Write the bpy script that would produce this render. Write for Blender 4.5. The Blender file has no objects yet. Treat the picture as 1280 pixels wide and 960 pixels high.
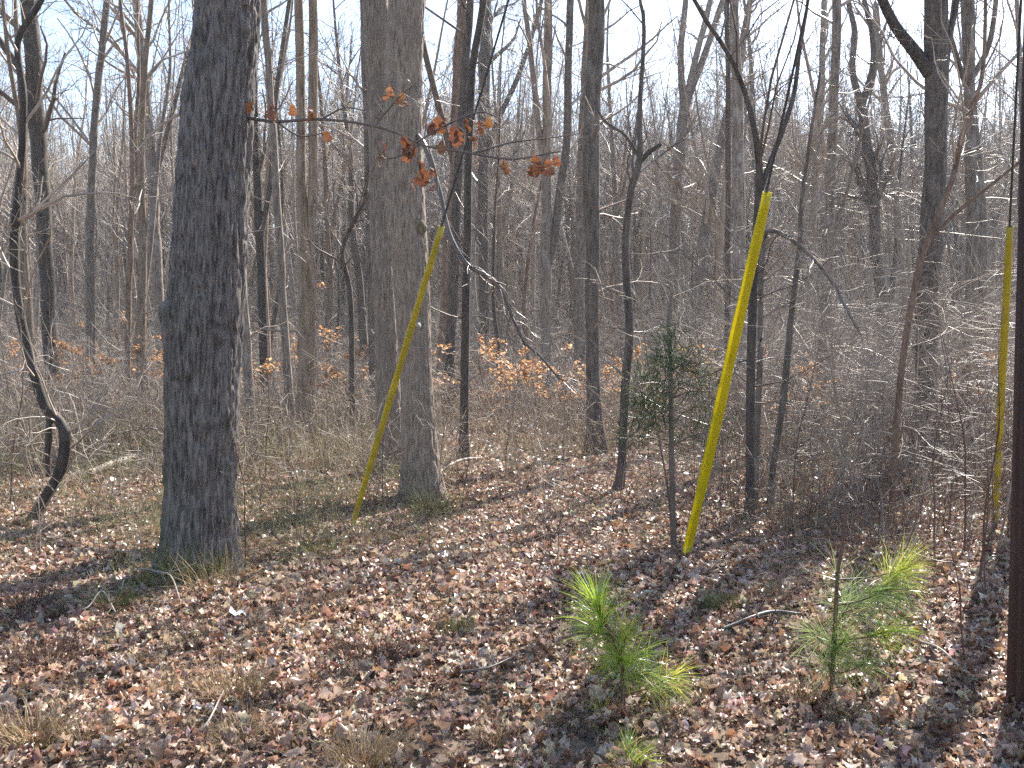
import bpy, math
import numpy as np
from mathutils import Vector

# ------------------------------------------------------------------ camera, sky, sun, exposure
sc = bpy.context.scene
C = sc.collection
F = 1244.0                       # focal length in photo pixels (1280 wide)
CAM_H = 1.6
PITCH = math.atan(50.0 / F)      # looking slightly down
SUN_AZ = math.radians(30)        # right of the view direction
SUN_EL = math.radians(40)

cam_d = bpy.data.cameras.new('camera')
cam = bpy.data.objects.new('camera', cam_d); C.objects.link(cam)
cam.location = (0, 0, CAM_H)
cam.rotation_euler = (math.pi / 2 - PITCH, 0, 0)
cam_d.sensor_width = 36.0
cam_d.lens = 36.0 * F / 1280.0
cam_d.clip_start = 0.05
cam_d.clip_end = 3000
sc.camera = cam

world = bpy.data.worlds.new('World'); sc.world = world
world.use_nodes = True
wn = world.node_tree
wn.nodes.clear()
sky = wn.nodes.new('ShaderNodeTexSky'); sky.sky_type = 'NISHITA'
sky.sun_disc = False
sky.sun_elevation = SUN_EL
sky.sun_rotation = SUN_AZ
sky.air_density = 1.0; sky.dust_density = 0.7; sky.ozone_density = 1.0
bg = wn.nodes.new('ShaderNodeBackground'); bg.inputs['Strength'].default_value = 0.105
wo = wn.nodes.new('ShaderNodeOutputWorld')
wn.links.new(sky.outputs[0], bg.inputs['Color']); wn.links.new(bg.outputs[0], wo.inputs['Surface'])

sun_d = bpy.data.lights.new('sun', 'SUN'); sun_d.energy = 5.0; sun_d.angle = math.radians(0.53)
sun_d.color = (1.0, 0.94, 0.85)
sun = bpy.data.objects.new('sun', sun_d); C.objects.link(sun)
sdir = Vector((math.sin(SUN_AZ) * math.cos(SUN_EL), math.cos(SUN_AZ) * math.cos(SUN_EL), math.sin(SUN_EL)))
sun.rotation_euler = (-sdir).to_track_quat('-Z', 'Y').to_euler()
sun.location = sdir * 60

sc.view_settings.view_transform = 'Standard'
sc.view_settings.look = 'None'
sc.view_settings.gamma = 1.0
sc.view_settings.exposure = 1.6
sc.view_settings.use_curve_mapping = False
sc.render.engine = 'CYCLES'
sc.cycles.use_denoising = False
sc.cycles.caustics_reflective = False
sc.cycles.caustics_refractive = False
sc.cycles.sample_clamp_indirect = 2.5
sc.cycles.use_adaptive_sampling = True
sc.cycles.adaptive_threshold = 0.02
sc.cycles.max_bounces = 4
sc.cycles.diffuse_bounces = 2
sc.cycles.glossy_bounces = 2
sc.cycles.transmission_bounces = 4
sc.cycles.volume_bounces = 0

# ------------------------------------------------------------------ numeric helpers
def rngs(seed): return np.random.default_rng(seed)

def _hash(ix, iy, iz):
    h = (ix * 374761393 + iy * 668265263 + iz * 2147483647 + 1013904223) & 0xFFFFFFFF
    h = ((h ^ (h >> 13)) * 1274126177) & 0xFFFFFFFF
    h = (h ^ (h >> 16)) & 0xFFFFFFFF
    return h.astype(np.float64) / 4294967295.0

def vnoise(x, y, z):
    """value noise, -1..1"""
    x = np.asarray(x, float); y = np.asarray(y, float) + 0 * x; z = np.asarray(z, float) + 0 * x
    xi = np.floor(x).astype(np.int64); yi = np.floor(y).astype(np.int64); zi = np.floor(z).astype(np.int64)
    xf = x - xi; yf = y - yi; zf = z - zi
    u = xf * xf * (3 - 2 * xf); v = yf * yf * (3 - 2 * yf); w = zf * zf * (3 - 2 * zf)
    r = 0
    for a in (0, 1):
        for b in (0, 1):
            for c in (0, 1):
                r = r + _hash(xi + a, yi + b, zi + c) * (u if a else 1 - u) * (v if b else 1 - v) * (w if c else 1 - w)
    return r * 2 - 1

def fbm(x, y, z, o=3):
    s = 0; a = 1.0; t = 0
    for k in range(o):
        s = s + a * vnoise(x * 2 ** k + 17 * k, y * 2 ** k + 5 * k, z * 2 ** k + 3 * k); t += a; a *= 0.5
    return s / t

def sstep(a, b, x):
    t = np.clip((x - a) / (b - a), 0, 1); return t * t * (3 - 2 * t)

def height(x, y):
    x = np.asarray(x, float); y = np.asarray(y, float)
    d = np.sqrt(x * x + y * y)
    h = 0.07 * vnoise(x * 0.45 + 3.1, y * 0.45, 0.5) * sstep(1.5, 5, d) + 0.12 * vnoise(x * 0.11, y * 0.11, 4.5) * sstep(8, 25, d)
    t = np.clip((y - 38) / 110.0, 0, 1)
    h = h + 16.0 * (t * t * (3 - 2 * t)) * (0.85 + 0.15 * np.sin(x * 0.02 + 0.6))
    h = h + 0.8 * vnoise(x * 0.035, y * 0.035, 9.1) * sstep(35, 70, d)
    h = h - 20.0 * sstep(190, 330, y)
    return h

cp, sp = math.cos(PITCH), math.sin(PITCH)
def ray(px, py):
    a = (px - 640.0) / F; b = (480.0 - py) / F
    # camera axes: right +X, up (0,sp,cp), forward (0,cp,-sp)
    return np.array([a, cp + b * sp, -sp + b * cp])

def at_depth(px, py, Y):
    r = ray(px, py); k = Y / r[1]
    return np.array([r[0] * k, Y, CAM_H + r[2] * k])

def ground_hit(px, py):
    r = ray(px, py)
    lo = 1.0
    for s in np.arange(1.5, 160, 0.25):
        p = r * s
        if CAM_H + p[2] <= float(height(p[0], p[1])):
            return np.array([p[0], p[1], float(height(p[0], p[1]))])
    return np.array([r[0] * 60, r[1] * 60, float(height(r[0] * 60, r[1] * 60))])

def ground(x, y): return np.array([x, y, float(height(x, y))])

# ------------------------------------------------------------------ mesh helpers
class MB:
    def __init__(self): self.v = []; self.q = []; self.t = []; self.c = []; self.n = 0
    def add(self, V, quads=None, tris=None, col=None):
        V = np.asarray(V, float).reshape(-1, 3)
        if quads is not None and len(quads): self.q.append(np.asarray(quads, np.int64).reshape(-1, 4) + self.n)
        if tris is not None and len(tris): self.t.append(np.asarray(tris, np.int64).reshape(-1, 3) + self.n)
        self.v.append(V); self.n += len(V)
        if col is not None: self.c.append(np.broadcast_to(np.asarray(col, float), (len(V), 3)))
    def mesh(self, name, origin=(0, 0, 0), smooth=True):
        V = np.concatenate(self.v) - np.asarray(origin, float)
        q = np.concatenate(self.q) if self.q else np.zeros((0, 4), np.int64)
        t = np.concatenate(self.t) if self.t else np.zeros((0, 3), np.int64)
        me = bpy.data.meshes.new(name)
        me.vertices.add(len(V)); me.vertices.foreach_set('co', V.astype(np.float32).ravel())
        nl = len(q) * 4 + len(t) * 3
        me.loops.add(nl); me.loops.foreach_set('vertex_index', np.concatenate([q.ravel(), t.ravel()]).astype(np.int32))
        me.polygons.add(len(q) + len(t))
        ls = np.concatenate([np.arange(len(q)) * 4, len(q) * 4 + np.arange(len(t)) * 3]).astype(np.int32)
        me.polygons.foreach_set('loop_start', ls)
        me.polygons.foreach_set('use_smooth', np.full(len(q) + len(t), smooth, bool))
        me.update(calc_edges=True)
        if self.c:
            at = me.color_attributes.new('col', 'FLOAT_COLOR', 'POINT')
            c = np.concatenate(self.c); c4 = np.ones((len(c), 4), np.float32); c4[:, :3] = c
            at.data.foreach_set('color', c4.ravel())
        return me

def nrm(a): return a / np.maximum(np.linalg.norm(a, axis=-1, keepdims=True), 1e-9)

def tubes(P, R, k, cap=False):
    """P (N,S,3) centre lines, R (N,S) radii -> verts, quads, tris"""
    N, S, _ = P.shape
    T = np.empty_like(P); T[:, 1:-1] = P[:, 2:] - P[:, :-2]; T[:, 0] = P[:, 1] - P[:, 0]; T[:, -1] = P[:, -1] - P[:, -2]
    T = nrm(T)
    m = nrm(P[:, -1] - P[:, 0])
    ref = np.where(np.abs(m[:, 2:3]) > 0.9, np.array([[1.0, 0, 0]]), np.array([[0, 0, 1.0]]))
    ref = np.broadcast_to(ref[:, None, :], P.shape)
    U = nrm(np.cross(T, ref)); W = np.cross(T, U)
    a = np.arange(k) * 2 * math.pi / k
    V = P[:, :, None, :] + R[:, :, None, None] * (np.cos(a)[None, None, :, None] * U[:, :, None, :] + np.sin(a)[None, None, :, None] * W[:, :, None, :])
    idx = np.arange(N * S * k).reshape(N, S, k)
    A = idx[:, :-1, :]; B = np.roll(A, -1, 2); D = idx[:, 1:, :]; E = np.roll(D, -1, 2)
    q = np.stack([A, B, E, D], -1).reshape(-1, 4)
    tr = None
    if cap:
        tr = np.concatenate([np.stack([idx[:, -1, 0]] + [idx[:, -1, j + 1], idx[:, -1, j + 2]], -1) for j in range(k - 2)])
    return V.reshape(-1, 3), q, tr

def spawn(rng, PP, PR, n, t0, t1, a0, a1, L0, L1, rr, S, up, wob, rmin, rtip, absL=False):
    N, Sp, _ = PP.shape
    Lp = np.linalg.norm(np.diff(PP, axis=1), axis=2).sum(1)
    pi = rng.choice(N, n, p=Lp / Lp.sum())
    tt = rng.uniform(t0, t1, n)
    t = tt * (Sp - 1.001)
    i = np.floor(t).astype(int); f = (t - i)[:, None]
    pos = PP[pi, i] * (1 - f) + PP[pi, i + 1] * f
    tan = nrm(PP[pi, i + 1] - PP[pi, i])
    r = PR[pi, i] * (1 - f[:, 0]) + PR[pi, i + 1] * f[:, 0]
    rv = rng.normal(size=(n, 3)); rv -= (rv * tan).sum(1, keepdims=True) * tan; rv = nrm(rv)
    a = rng.uniform(a0, a1, n)[:, None]
    d = tan * np.cos(a) + rv * np.sin(a)
    L = rng.uniform(L0, L1, n) * (1.0 if absL else Lp[pi]) * (1.1 - 0.6 * tt)
    P = np.empty((n, S, 3)); P[:, 0] = pos
    st = (L / (S - 1))[:, None]
    for s in range(1, S):
        d = nrm(d + wob * rng.normal(size=(n, 3)) + np.array([0, 0, up]))
        P[:, s] = P[:, s - 1] + d * st
    ra = np.clip(r * rr * rng.uniform(0.55, 1.0, n), rmin, None)
    ra = np.minimum(ra, np.maximum(rmin, r * 0.9))
    rb = np.maximum(rtip, ra * 0.3)
    R = ra[:, None] + (rb - ra)[:, None] * (np.arange(S) / (S - 1.0))[None] ** 0.85
    return P, R

def catmull(pts, n):
    pts = np.asarray(pts, float)
    p = np.concatenate([[2 * pts[0] - pts[1]], pts, [2 * pts[-1] - pts[-2]]])
    m = len(pts) - 1
    L = np.concatenate([[0], np.cumsum(np.linalg.norm(np.diff(pts[:, :3], axis=0), axis=1))])
    s = np.linspace(0, L[-1], n)
    i = np.clip(np.searchsorted(L, s, side='right') - 1, 0, m - 1)
    t = ((s - L[i]) / np.maximum(L[i + 1] - L[i], 1e-9))[:, None]
    a, b, c, d = p[i], p[i + 1], p[i + 2], p[i + 3]
    return 0.5 * (2 * b + (c - a) * t + (2 * a - 5 * b + 4 * c - d) * t ** 2 + (3 * b - a - 3 * c + d) * t ** 3)

# ------------------------------------------------------------------ object helpers
def obj(name, me, mat, parent=None, loc=None, kind=None, label=None):
    o = bpy.data.objects.new(name, me); C.objects.link(o)
    if mat is not None and not me.materials: me.materials.append(mat)
    if parent is not None: o.parent = parent
    if loc is not None: o.location = loc
    if kind: o['kind'] = kind
    if label: o['label'] = label
    return o

def thing(name, label, cat, loc, group=None):
    o = bpy.data.objects.new(name, None); C.objects.link(o)
    o.empty_display_size = 0.1
    o.location = loc; o['label'] = label; o['category'] = cat
    if group: o['group'] = group
    return o

def copy_tree(root, loc, rotz, scale, label, group):
    r = root.copy(); C.objects.link(r)
    r.location = loc; r.rotation_euler = (0, 0, rotz); r.scale = (scale, scale, scale)
    r['label'] = label
    if group: r['group'] = group
    for ch in root.children:
        c = ch.copy(); C.objects.link(c); c.parent = r
        for g in ch.children:
            d = g.copy(); C.objects.link(d); d.parent = c
    return r

# ------------------------------------------------------------------ materials
def newmat(name):
    m = bpy.data.materials.new(name); m.use_nodes = True
    nt = m.node_tree; nt.nodes.clear()
    out = nt.nodes.new('ShaderNodeOutputMaterial')
    return m, nt, out

def bark_mat(name, c_dark, c_light, c_patch, scale=14.0, zs=0.14, bump=0.5, rough=0.75, spec=0.3, patch=(0.5, 0.75), moss=None, vary=0.35):
    m, nt, out = newmat(name); N = nt.nodes.new; L = nt.links.new
    tc = N('ShaderNodeTexCoord'); mp = N('ShaderNodeMapping'); mp.inputs['Scale'].default_value = (scale, scale, scale * zs)
    L(tc.outputs['Object'], mp.inputs['Vector'])
    n1 = N('ShaderNodeTexNoise'); n1.inputs['Scale'].default_value = 1.0; n1.inputs['Detail'].default_value = 5; n1.inputs['Roughness'].default_value = 0.65
    L(mp.outputs[0], n1.inputs['Vector'])
    r1 = N('ShaderNodeValToRGB'); r1.color_ramp.elements[0].position = 0.36; r1.color_ramp.elements[1].position = 0.66
    r1.color_ramp.elements[0].color = (*c_dark, 1); r1.color_ramp.elements[1].color = (*c_light, 1)
    L(n1.outputs['Fac'], r1.inputs['Fac'])
    n2 = N('ShaderNodeTexNoise'); n2.inputs['Scale'].default_value = 3.3; n2.inputs['Detail'].default_value = 4; n2.inputs['Distortion'].default_value = 0.8
    L(tc.outputs['Object'], n2.inputs['Vector'])
    mr = N('ShaderNodeMapRange'); mr.inputs['From Min'].default_value = patch[0]; mr.inputs['From Max'].default_value = patch[1]
    L(n2.outputs['Fac'], mr.inputs['Value'])
    mx = N('ShaderNodeMix'); mx.data_type = 'RGBA'; mx.inputs['B'].default_value = (*c_patch, 1)
    L(mr.outputs[0], mx.inputs['Factor']); L(r1.outputs[0], mx.inputs['A'])
    col = mx.outputs['Result']
    if moss:
        sx = N('ShaderNodeSeparateXYZ'); L(tc.outputs['Object'], sx.inputs[0])
        geo = N('ShaderNodeNewGeometry'); gx = N('ShaderNodeSeparateXYZ'); L(geo.outputs['Normal'], gx.inputs[0])
        a = N('ShaderNodeMapRange'); a.inputs['From Min'].default_value = -0.4; a.inputs['From Max'].default_value = -0.9; L(gx.outputs['X'], a.inputs['Value'])
        b = N('ShaderNodeMapRange'); b.inputs['From Min'].default_value = 2.2; b.inputs['From Max'].default_value = 0.3; L(sx.outputs['Z'], b.inputs['Value'])
        n3 = N('ShaderNodeTexNoise'); n3.inputs['Scale'].default_value = 9; L(tc.outputs['Object'], n3.inputs['Vector'])
        c3 = N('ShaderNodeMapRange'); c3.inputs['From Min'].default_value = 0.38; c3.inputs['From Max'].default_value = 0.55; L(n3.outputs['Fac'], c3.inputs['Value'])
        m1 = N('ShaderNodeMath'); m1.operation = 'MULTIPLY'; L(a.outputs[0], m1.inputs[0]); L(b.outputs[0], m1.inputs[1])
        m2 = N('ShaderNodeMath'); m2.operation = 'MULTIPLY'; L(m1.outputs[0], m2.inputs[0]); L(c3.outputs[0], m2.inputs[1])
        mm = N('ShaderNodeMix'); mm.data_type = 'RGBA'; mm.inputs['B'].default_value = (*moss, 1)
        L(m2.outputs[0], mm.inputs['Factor']); L(col, mm.inputs['A']); col = mm.outputs['Result']
    oi = N('ShaderNodeObjectInfo'); vr = N('ShaderNodeMapRange')
    vr.inputs['To Min'].default_value = 1 - vary; vr.inputs['To Max'].default_value = 1 + vary
    L(oi.outputs['Random'], vr.inputs['Value'])
    ml = N('ShaderNodeVectorMath'); ml.operation = 'SCALE'; L(col, ml.inputs[0]); L(vr.outputs[0], ml.inputs['Scale'])
    bs = N('ShaderNodeBsdfPrincipled'); bs.inputs['Roughness'].default_value = rough; bs.inputs['Specular IOR Level'].default_value = spec
    L(ml.outputs[0], bs.inputs['Base Color'])
    bp = N('ShaderNodeBump'); bp.inputs['Strength'].default_value = bump; bp.inputs['Distance'].default_value = 0.02
    L(n1.outputs['Fac'], bp.inputs['Height']); L(bp.outputs[0], bs.inputs['Normal'])
    L(bs.outputs[0], out.inputs['Surface'])
    return m

def plain_mat(name, col, rough=0.6, spec=0.4, trans=0.0, noise=0.0, nscale=20.0, tcol=None):
    m, nt, out = newmat(name); N = nt.nodes.new; L = nt.links.new
    bs = N('ShaderNodeBsdfPrincipled'); bs.inputs['Roughness'].default_value = rough; bs.inputs['Specular IOR Level'].default_value = spec
    bs.inputs['Base Color'].default_value = (*col, 1)
    src = None
    if noise > 0:
        tc = N('ShaderNodeTexCoord'); n1 = N('ShaderNodeTexNoise'); n1.inputs['Scale'].default_value = nscale; n1.inputs['Detail'].default_value = 4
        L(tc.outputs['Object'], n1.inputs['Vector'])
        r = N('ShaderNodeMapRange'); r.inputs['From Min'].default_value = 0.3; r.inputs['From Max'].default_value = 0.7
        r.inputs['To Min'].default_value = 1 - noise; r.inputs['To Max'].default_value = 1 + noise
        L(n1.outputs['Fac'], r.inputs['Value'])
        s = N('ShaderNodeVectorMath'); s.operation = 'SCALE'; s.inputs[0].default_value = col; L(r.outputs[0], s.inputs['Scale'])
        L(s.outputs[0], bs.inputs['Base Color']); src = s.outputs[0]
    if trans > 0:
        tr = N('ShaderNodeBsdfTranslucent'); tr.inputs['Color'].default_value = (*(tcol or col), 1)
        mx = N('ShaderNodeMixShader'); mx.inputs[0].default_value = trans
        L(bs.outputs[0], mx.inputs[1]); L(tr.outputs[0], mx.inputs[2]); L(mx.outputs[0], out.inputs['Surface'])
    else:
        L(bs.outputs[0], out.inputs['Surface'])
    return m

def col_mat(name, rough=0.55, spec=0.4, trans=0.3, ramp=None, tboost=1.0):
    """colour from the 'col' attribute, or from a ramp over the object's random number"""
    m, nt, out = newmat(name); N = nt.nodes.new; L = nt.links.new
    if ramp:
        oi = N('ShaderNodeObjectInfo'); rp = N('ShaderNodeValToRGB')
        cr = rp.color_ramp
        while len(cr.elements) < len(ramp): cr.elements.new(0.5)
        for k, c in enumerate(ramp):
            cr.elements[k].position = k / (len(ramp) - 1.0); cr.elements[k].color = (*c, 1)
        L(oi.outputs['Random'], rp.inputs['Fac']); base = rp.outputs[0]
    else:
        at = N('ShaderNodeAttribute'); at.attribute_name = 'col'; base = at.outputs['Color']
    tc = N('ShaderNodeTexCoord'); n1 = N('ShaderNodeTexNoise'); n1.inputs['Scale'].default_value = 45; n1.inputs['Detail'].default_value = 3
    L(tc.outputs['Object'], n1.inputs['Vector'])
    r = N('ShaderNodeMapRange'); r.inputs['From Min'].default_value = 0.3; r.inputs['From Max'].default_value = 0.7
    r.inputs['To Min'].default_value = 0.72; r.inputs['To Max'].default_value = 1.25; L(n1.outputs['Fac'], r.inputs['Value'])
    s = N('ShaderNodeVectorMath'); s.operation = 'SCALE'; L(base, s.inputs[0]); L(r.outputs[0], s.inputs['Scale'])
    bs = N('ShaderNodeBsdfPrincipled'); bs.inputs['Roughness'].default_value = rough; bs.inputs['Specular IOR Level'].default_value = spec
    L(s.outputs[0], bs.inputs['Base Color'])
    if trans > 0:
        tr = N('ShaderNodeBsdfTranslucent')
        s2 = N('ShaderNodeVectorMath'); s2.operation = 'SCALE'; s2.inputs['Scale'].default_value = tboost; L(s.outputs[0], s2.inputs[0])
        L(s2.outputs[0], tr.inputs['Color'])
        mx = N('ShaderNodeMixShader'); mx.inputs[0].default_value = trans
        L(bs.outputs[0], mx.inputs[1]); L(tr.outputs[0], mx.inputs[2]); L(mx.outputs[0], out.inputs['Surface'])
    else:
        L(bs.outputs[0], out.inputs['Surface'])
    return m

def ground_mat():
    m, nt, out = newmat('leaf_covered_soil'); N = nt.nodes.new; L = nt.links.new
    tc = N('ShaderNodeTexCoord')
    v = N('ShaderNodeTexVoronoi'); v.inputs['Scale'].default_value = 11; v.inputs['Randomness'].default_value = 1
    nw = N('ShaderNodeTexNoise'); nw.inputs['Scale'].default_value = 7; nw.inputs['Detail'].default_value = 3
    L(tc.outputs['Object'], nw.inputs['Vector'])
    mxv = N('ShaderNodeMix'); mxv.data_type = 'RGBA'; mxv.inputs['Factor'].default_value = 0.12
    L(tc.outputs['Object'], mxv.inputs['A']); L(nw.outputs['Color'], mxv.inputs['B'])
    L(mxv.outputs['Result'], v.inputs['Vector'])
    sp_ = N('ShaderNodeSeparateColor'); L(v.outputs['Color'], sp_.inputs[0])
    r = N('ShaderNodeValToRGB'); e = r.color_ramp.elements
    e[0].position = 0.0; e[0].color = (0.055, 0.036, 0.026, 1); e[1].position = 1.0; e[1].color = (0.27, 0.19, 0.145, 1)
    x = r.color_ramp.elements.new(0.5); x.color = (0.13, 0.085, 0.062, 1)
    L(sp_.outputs[0], r.inputs['Fac'])
    n2 = N('ShaderNodeTexNoise'); n2.inputs['Scale'].default_value = 0.35; n2.inputs['Detail'].default_value = 4
    L(tc.outputs['Object'], n2.inputs['Vector'])
    mr = N('ShaderNodeMapRange'); mr.inputs['From Min'].default_value = 0.45; mr.inputs['From Max'].default_value = 0.7; mr.inputs['To Max'].default_value = 0.6
    L(n2.outputs['Fac'], mr.inputs['Value'])
    mx = N('ShaderNodeMix'); mx.data_type = 'RGBA'; mx.inputs['B'].default_value = (0.105, 0.1, 0.055, 1)
    L(mr.outputs[0], mx.inputs['Factor']); L(r.outputs[0], mx.inputs['A'])
    bs = N('ShaderNodeBsdfPrincipled'); bs.inputs['Roughness'].default_value = 0.85; bs.inputs['Specular IOR Level'].default_value = 0.2
    L(mx.outputs['Result'], bs.inputs['Base Color'])
    bp = N('ShaderNodeBump'); bp.inputs['Strength'].default_value = 0.9; bp.inputs['Distance'].default_value = 0.05
    L(v.outputs['Distance'], bp.inputs['Height']); L(bp.outputs[0], bs.inputs['Normal'])
    L(bs.outputs[0], out.inputs['Surface'])
    return m

M = {}
M['ground'] = ground_mat()
M['oak'] = bark_mat('oak_bark', (0.05, 0.041, 0.036), (0.27, 0.235, 0.215), (0.07, 0.057, 0.047), 60, 0.12, 0.9, patch=(0.54, 0.72), moss=(0.06, 0.085, 0.02), vary=0.0)
M['twin'] = bark_mat('grey_brown_bark', (0.15, 0.115, 0.09), (0.42, 0.335, 0.265), (0.23, 0.18, 0.145), 50, 0.14, 0.8, patch=(0.55, 0.75), vary=0.0)
M['twinback'] = bark_mat('shade_darkened_bark', (0.13, 0.1, 0.078), (0.37, 0.295, 0.235), (0.2, 0.16, 0.13), 50, 0.14, 0.8, patch=(0.5, 0.7), vary=0.0)  # twin bark darkened, standing in for the shaded seam between the two trunks
M['tree'] = bark_mat('grey_bark', (0.11, 0.088, 0.072), (0.29, 0.24, 0.2), (0.31, 0.285, 0.255), 20, 0.2, 0.5, patch=(0.56, 0.74))
M['darktree'] = bark_mat('dark_bark', (0.05, 0.04, 0.034), (0.135, 0.108, 0.09), (0.12, 0.11, 0.09), 20, 0.2, 0.5, patch=(0.58, 0.75))
M['browntree'] = bark_mat('brown_bark', (0.14, 0.098, 0.066), (0.34, 0.255, 0.185), (0.26, 0.22, 0.185), 18, 0.16, 0.6, patch=(0.56, 0.75))
M['redtree'] = bark_mat('reddish_bark', (0.12, 0.072, 0.05), (0.27, 0.18, 0.13), (0.25, 0.2, 0.17), 18, 0.2, 0.5, patch=(0.6, 0.8))
M['twig'] = plain_mat('twig_bark', (0.35, 0.285, 0.23), 0.52, 0.4, noise=0.35, nscale=3.0)
M['darktwig'] = plain_mat('dark_twig_bark', (0.13, 0.1, 0.083), 0.42, 0.5, noise=0.35, nscale=3.0)
M['redtwig'] = plain_mat('red_brown_twig_bark', (0.11, 0.055, 0.04), 0.45, 0.45, noise=0.3, nscale=5.0)
M['moss'] = plain_mat('mossy_bark', (0.17, 0.14, 0.095), 0.9, 0.1, noise=0.6, nscale=40)
M['palewood'] = plain_mat('pale_dead_wood', (0.42, 0.37, 0.3), 0.6, 0.3, noise=0.3, nscale=14)
M['stub'] = plain_mat('broken_wood', (0.3, 0.25, 0.2), 0.7, 0.2, noise=0.4, nscale=30)
M['litter'] = col_mat('dead_leaf', 0.36, 0.6, 0.36)
LEAF_RAMP = [(0.31, 0.18, 0.115), (0.55, 0.4, 0.3), (0.37, 0.205, 0.125), (0.65, 0.52, 0.415), (0.48, 0.31, 0.22), (0.2, 0.115, 0.08), (0.6, 0.44, 0.335)]
M['leaf'] = col_mat('single_dead_leaf', 0.36, 0.6, 0.36, ramp=LEAF_RAMP)
M['oakleaf'] = col_mat('hanging_oak_leaf', 0.4, 0.5, 0.3, ramp=[(0.16, 0.06, 0.03), (0.3, 0.12, 0.05), (0.2, 0.08, 0.045), (0.36, 0.16, 0.06)])
M['beechleaf'] = col_mat('beech_leaf', 0.5, 0.3, 0.55, tboost=1.35)
M['plant'] = col_mat('undergrowth_plant', 0.5, 0.45, 0.3)
M['needle'] = col_mat('pine_needle', 0.27, 0.8, 0.5, tboost=1.8)
M['cedar'] = col_mat('cedar_foliage', 0.6, 0.3, 0.35)
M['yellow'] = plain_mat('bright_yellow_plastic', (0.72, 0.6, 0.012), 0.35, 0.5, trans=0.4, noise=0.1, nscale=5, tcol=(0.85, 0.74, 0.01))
M['dullyellow'] = plain_mat('dull_yellow_plastic', (0.5, 0.4, 0.035), 0.5, 0.4, trans=0.22, noise=0.18, nscale=7, tcol=(0.6, 0.48, 0.03))  # duller, less translucent yellow than the bright guard
M['steel'] = plain_mat('dull_steel', (0.06, 0.055, 0.05), 0.6, 0.3)
M['pole'] = bark_mat('creosote_wood', (0.035, 0.018, 0.014), (0.09, 0.045, 0.036), (0.05, 0.03, 0.026), 26, 0.03, 0.5, rough=0.6, patch=(0.5, 0.8), vary=0.0)
M['scrap'] = plain_mat('pale_scrap', (0.38, 0.43, 0.45), 0.5, 0.4, noise=0.2)

# ------------------------------------------------------------------ the ground
rg = np.concatenate([np.linspace(0.25, 14, 112), np.geomspace(14.3, 330, 90)])
th = np.linspace(0, 2 * math.pi, 256, endpoint=False)
gx = rg[:, None] * np.sin(th)[None]; gy = rg[:, None] * np.cos(th)[None]
gv = np.stack([gx, gy, height(gx, gy)], -1)
idx = np.arange(len(rg) * 256).reshape(len(rg), 256)
a_ = idx[:-1]; b_ = np.roll(a_, -1, 1); d_ = idx[1:]; e_ = np.roll(d_, -1, 1)
mb = MB()
mb.add(np.concatenate([gv.reshape(-1, 3), [[0, 0, float(height(0, 0))]]]), quads=np.stack([a_, d_, e_, b_], -1),
       tris=np.stack([np.full(256, len(rg) * 256), idx[0], np.roll(idx[0], -1)], -1))
floor = obj('forest_floor', mb.mesh('forest_floor'), M['ground'], kind='structure')
floor['label'] = 'leaf covered ground of the bare wood'

# ------------------------------------------------------------------ trees
def axis_from_px(pts, depth, H=None, n=40, rng=None, slope=0.0):
    """pts [(px,py,width_px)] bottom first -> (n,3),(n,) centre line; carried on upward to height H when given"""
    P = []
    for (x, y, w) in pts:
        Y = depth + slope * (pts[0][1] - y) / F * depth
        p = at_depth(x, y, Y)
        P.append([*p, w * 0.5 * Y / F])
    P = np.array(P)
    if H is not None and P[-1, 2] < H:
        d = nrm(P[-1, :3] - P[-2, :3]); q = P[-1, :3].copy(); z0 = q[2]; r0 = P[-1, 3]
        ext = []
        K = 7
        for k in range(1, K + 1):
            d = nrm(d * 0.75 + np.array([0, 0, 0.3]) + (rng.normal(size=3) * 0.07 if rng is not None else 0))
            q = q + d * (H - z0) / K
            ext.append([*q, max(r0 * (1 - 0.93 * (k / K) ** 0.9), 0.008)])
        P = np.concatenate([P, ext])
    A = catmull(P, n)
    return A[:, :3], np.maximum(A[:, 3], 0.003)

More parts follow.
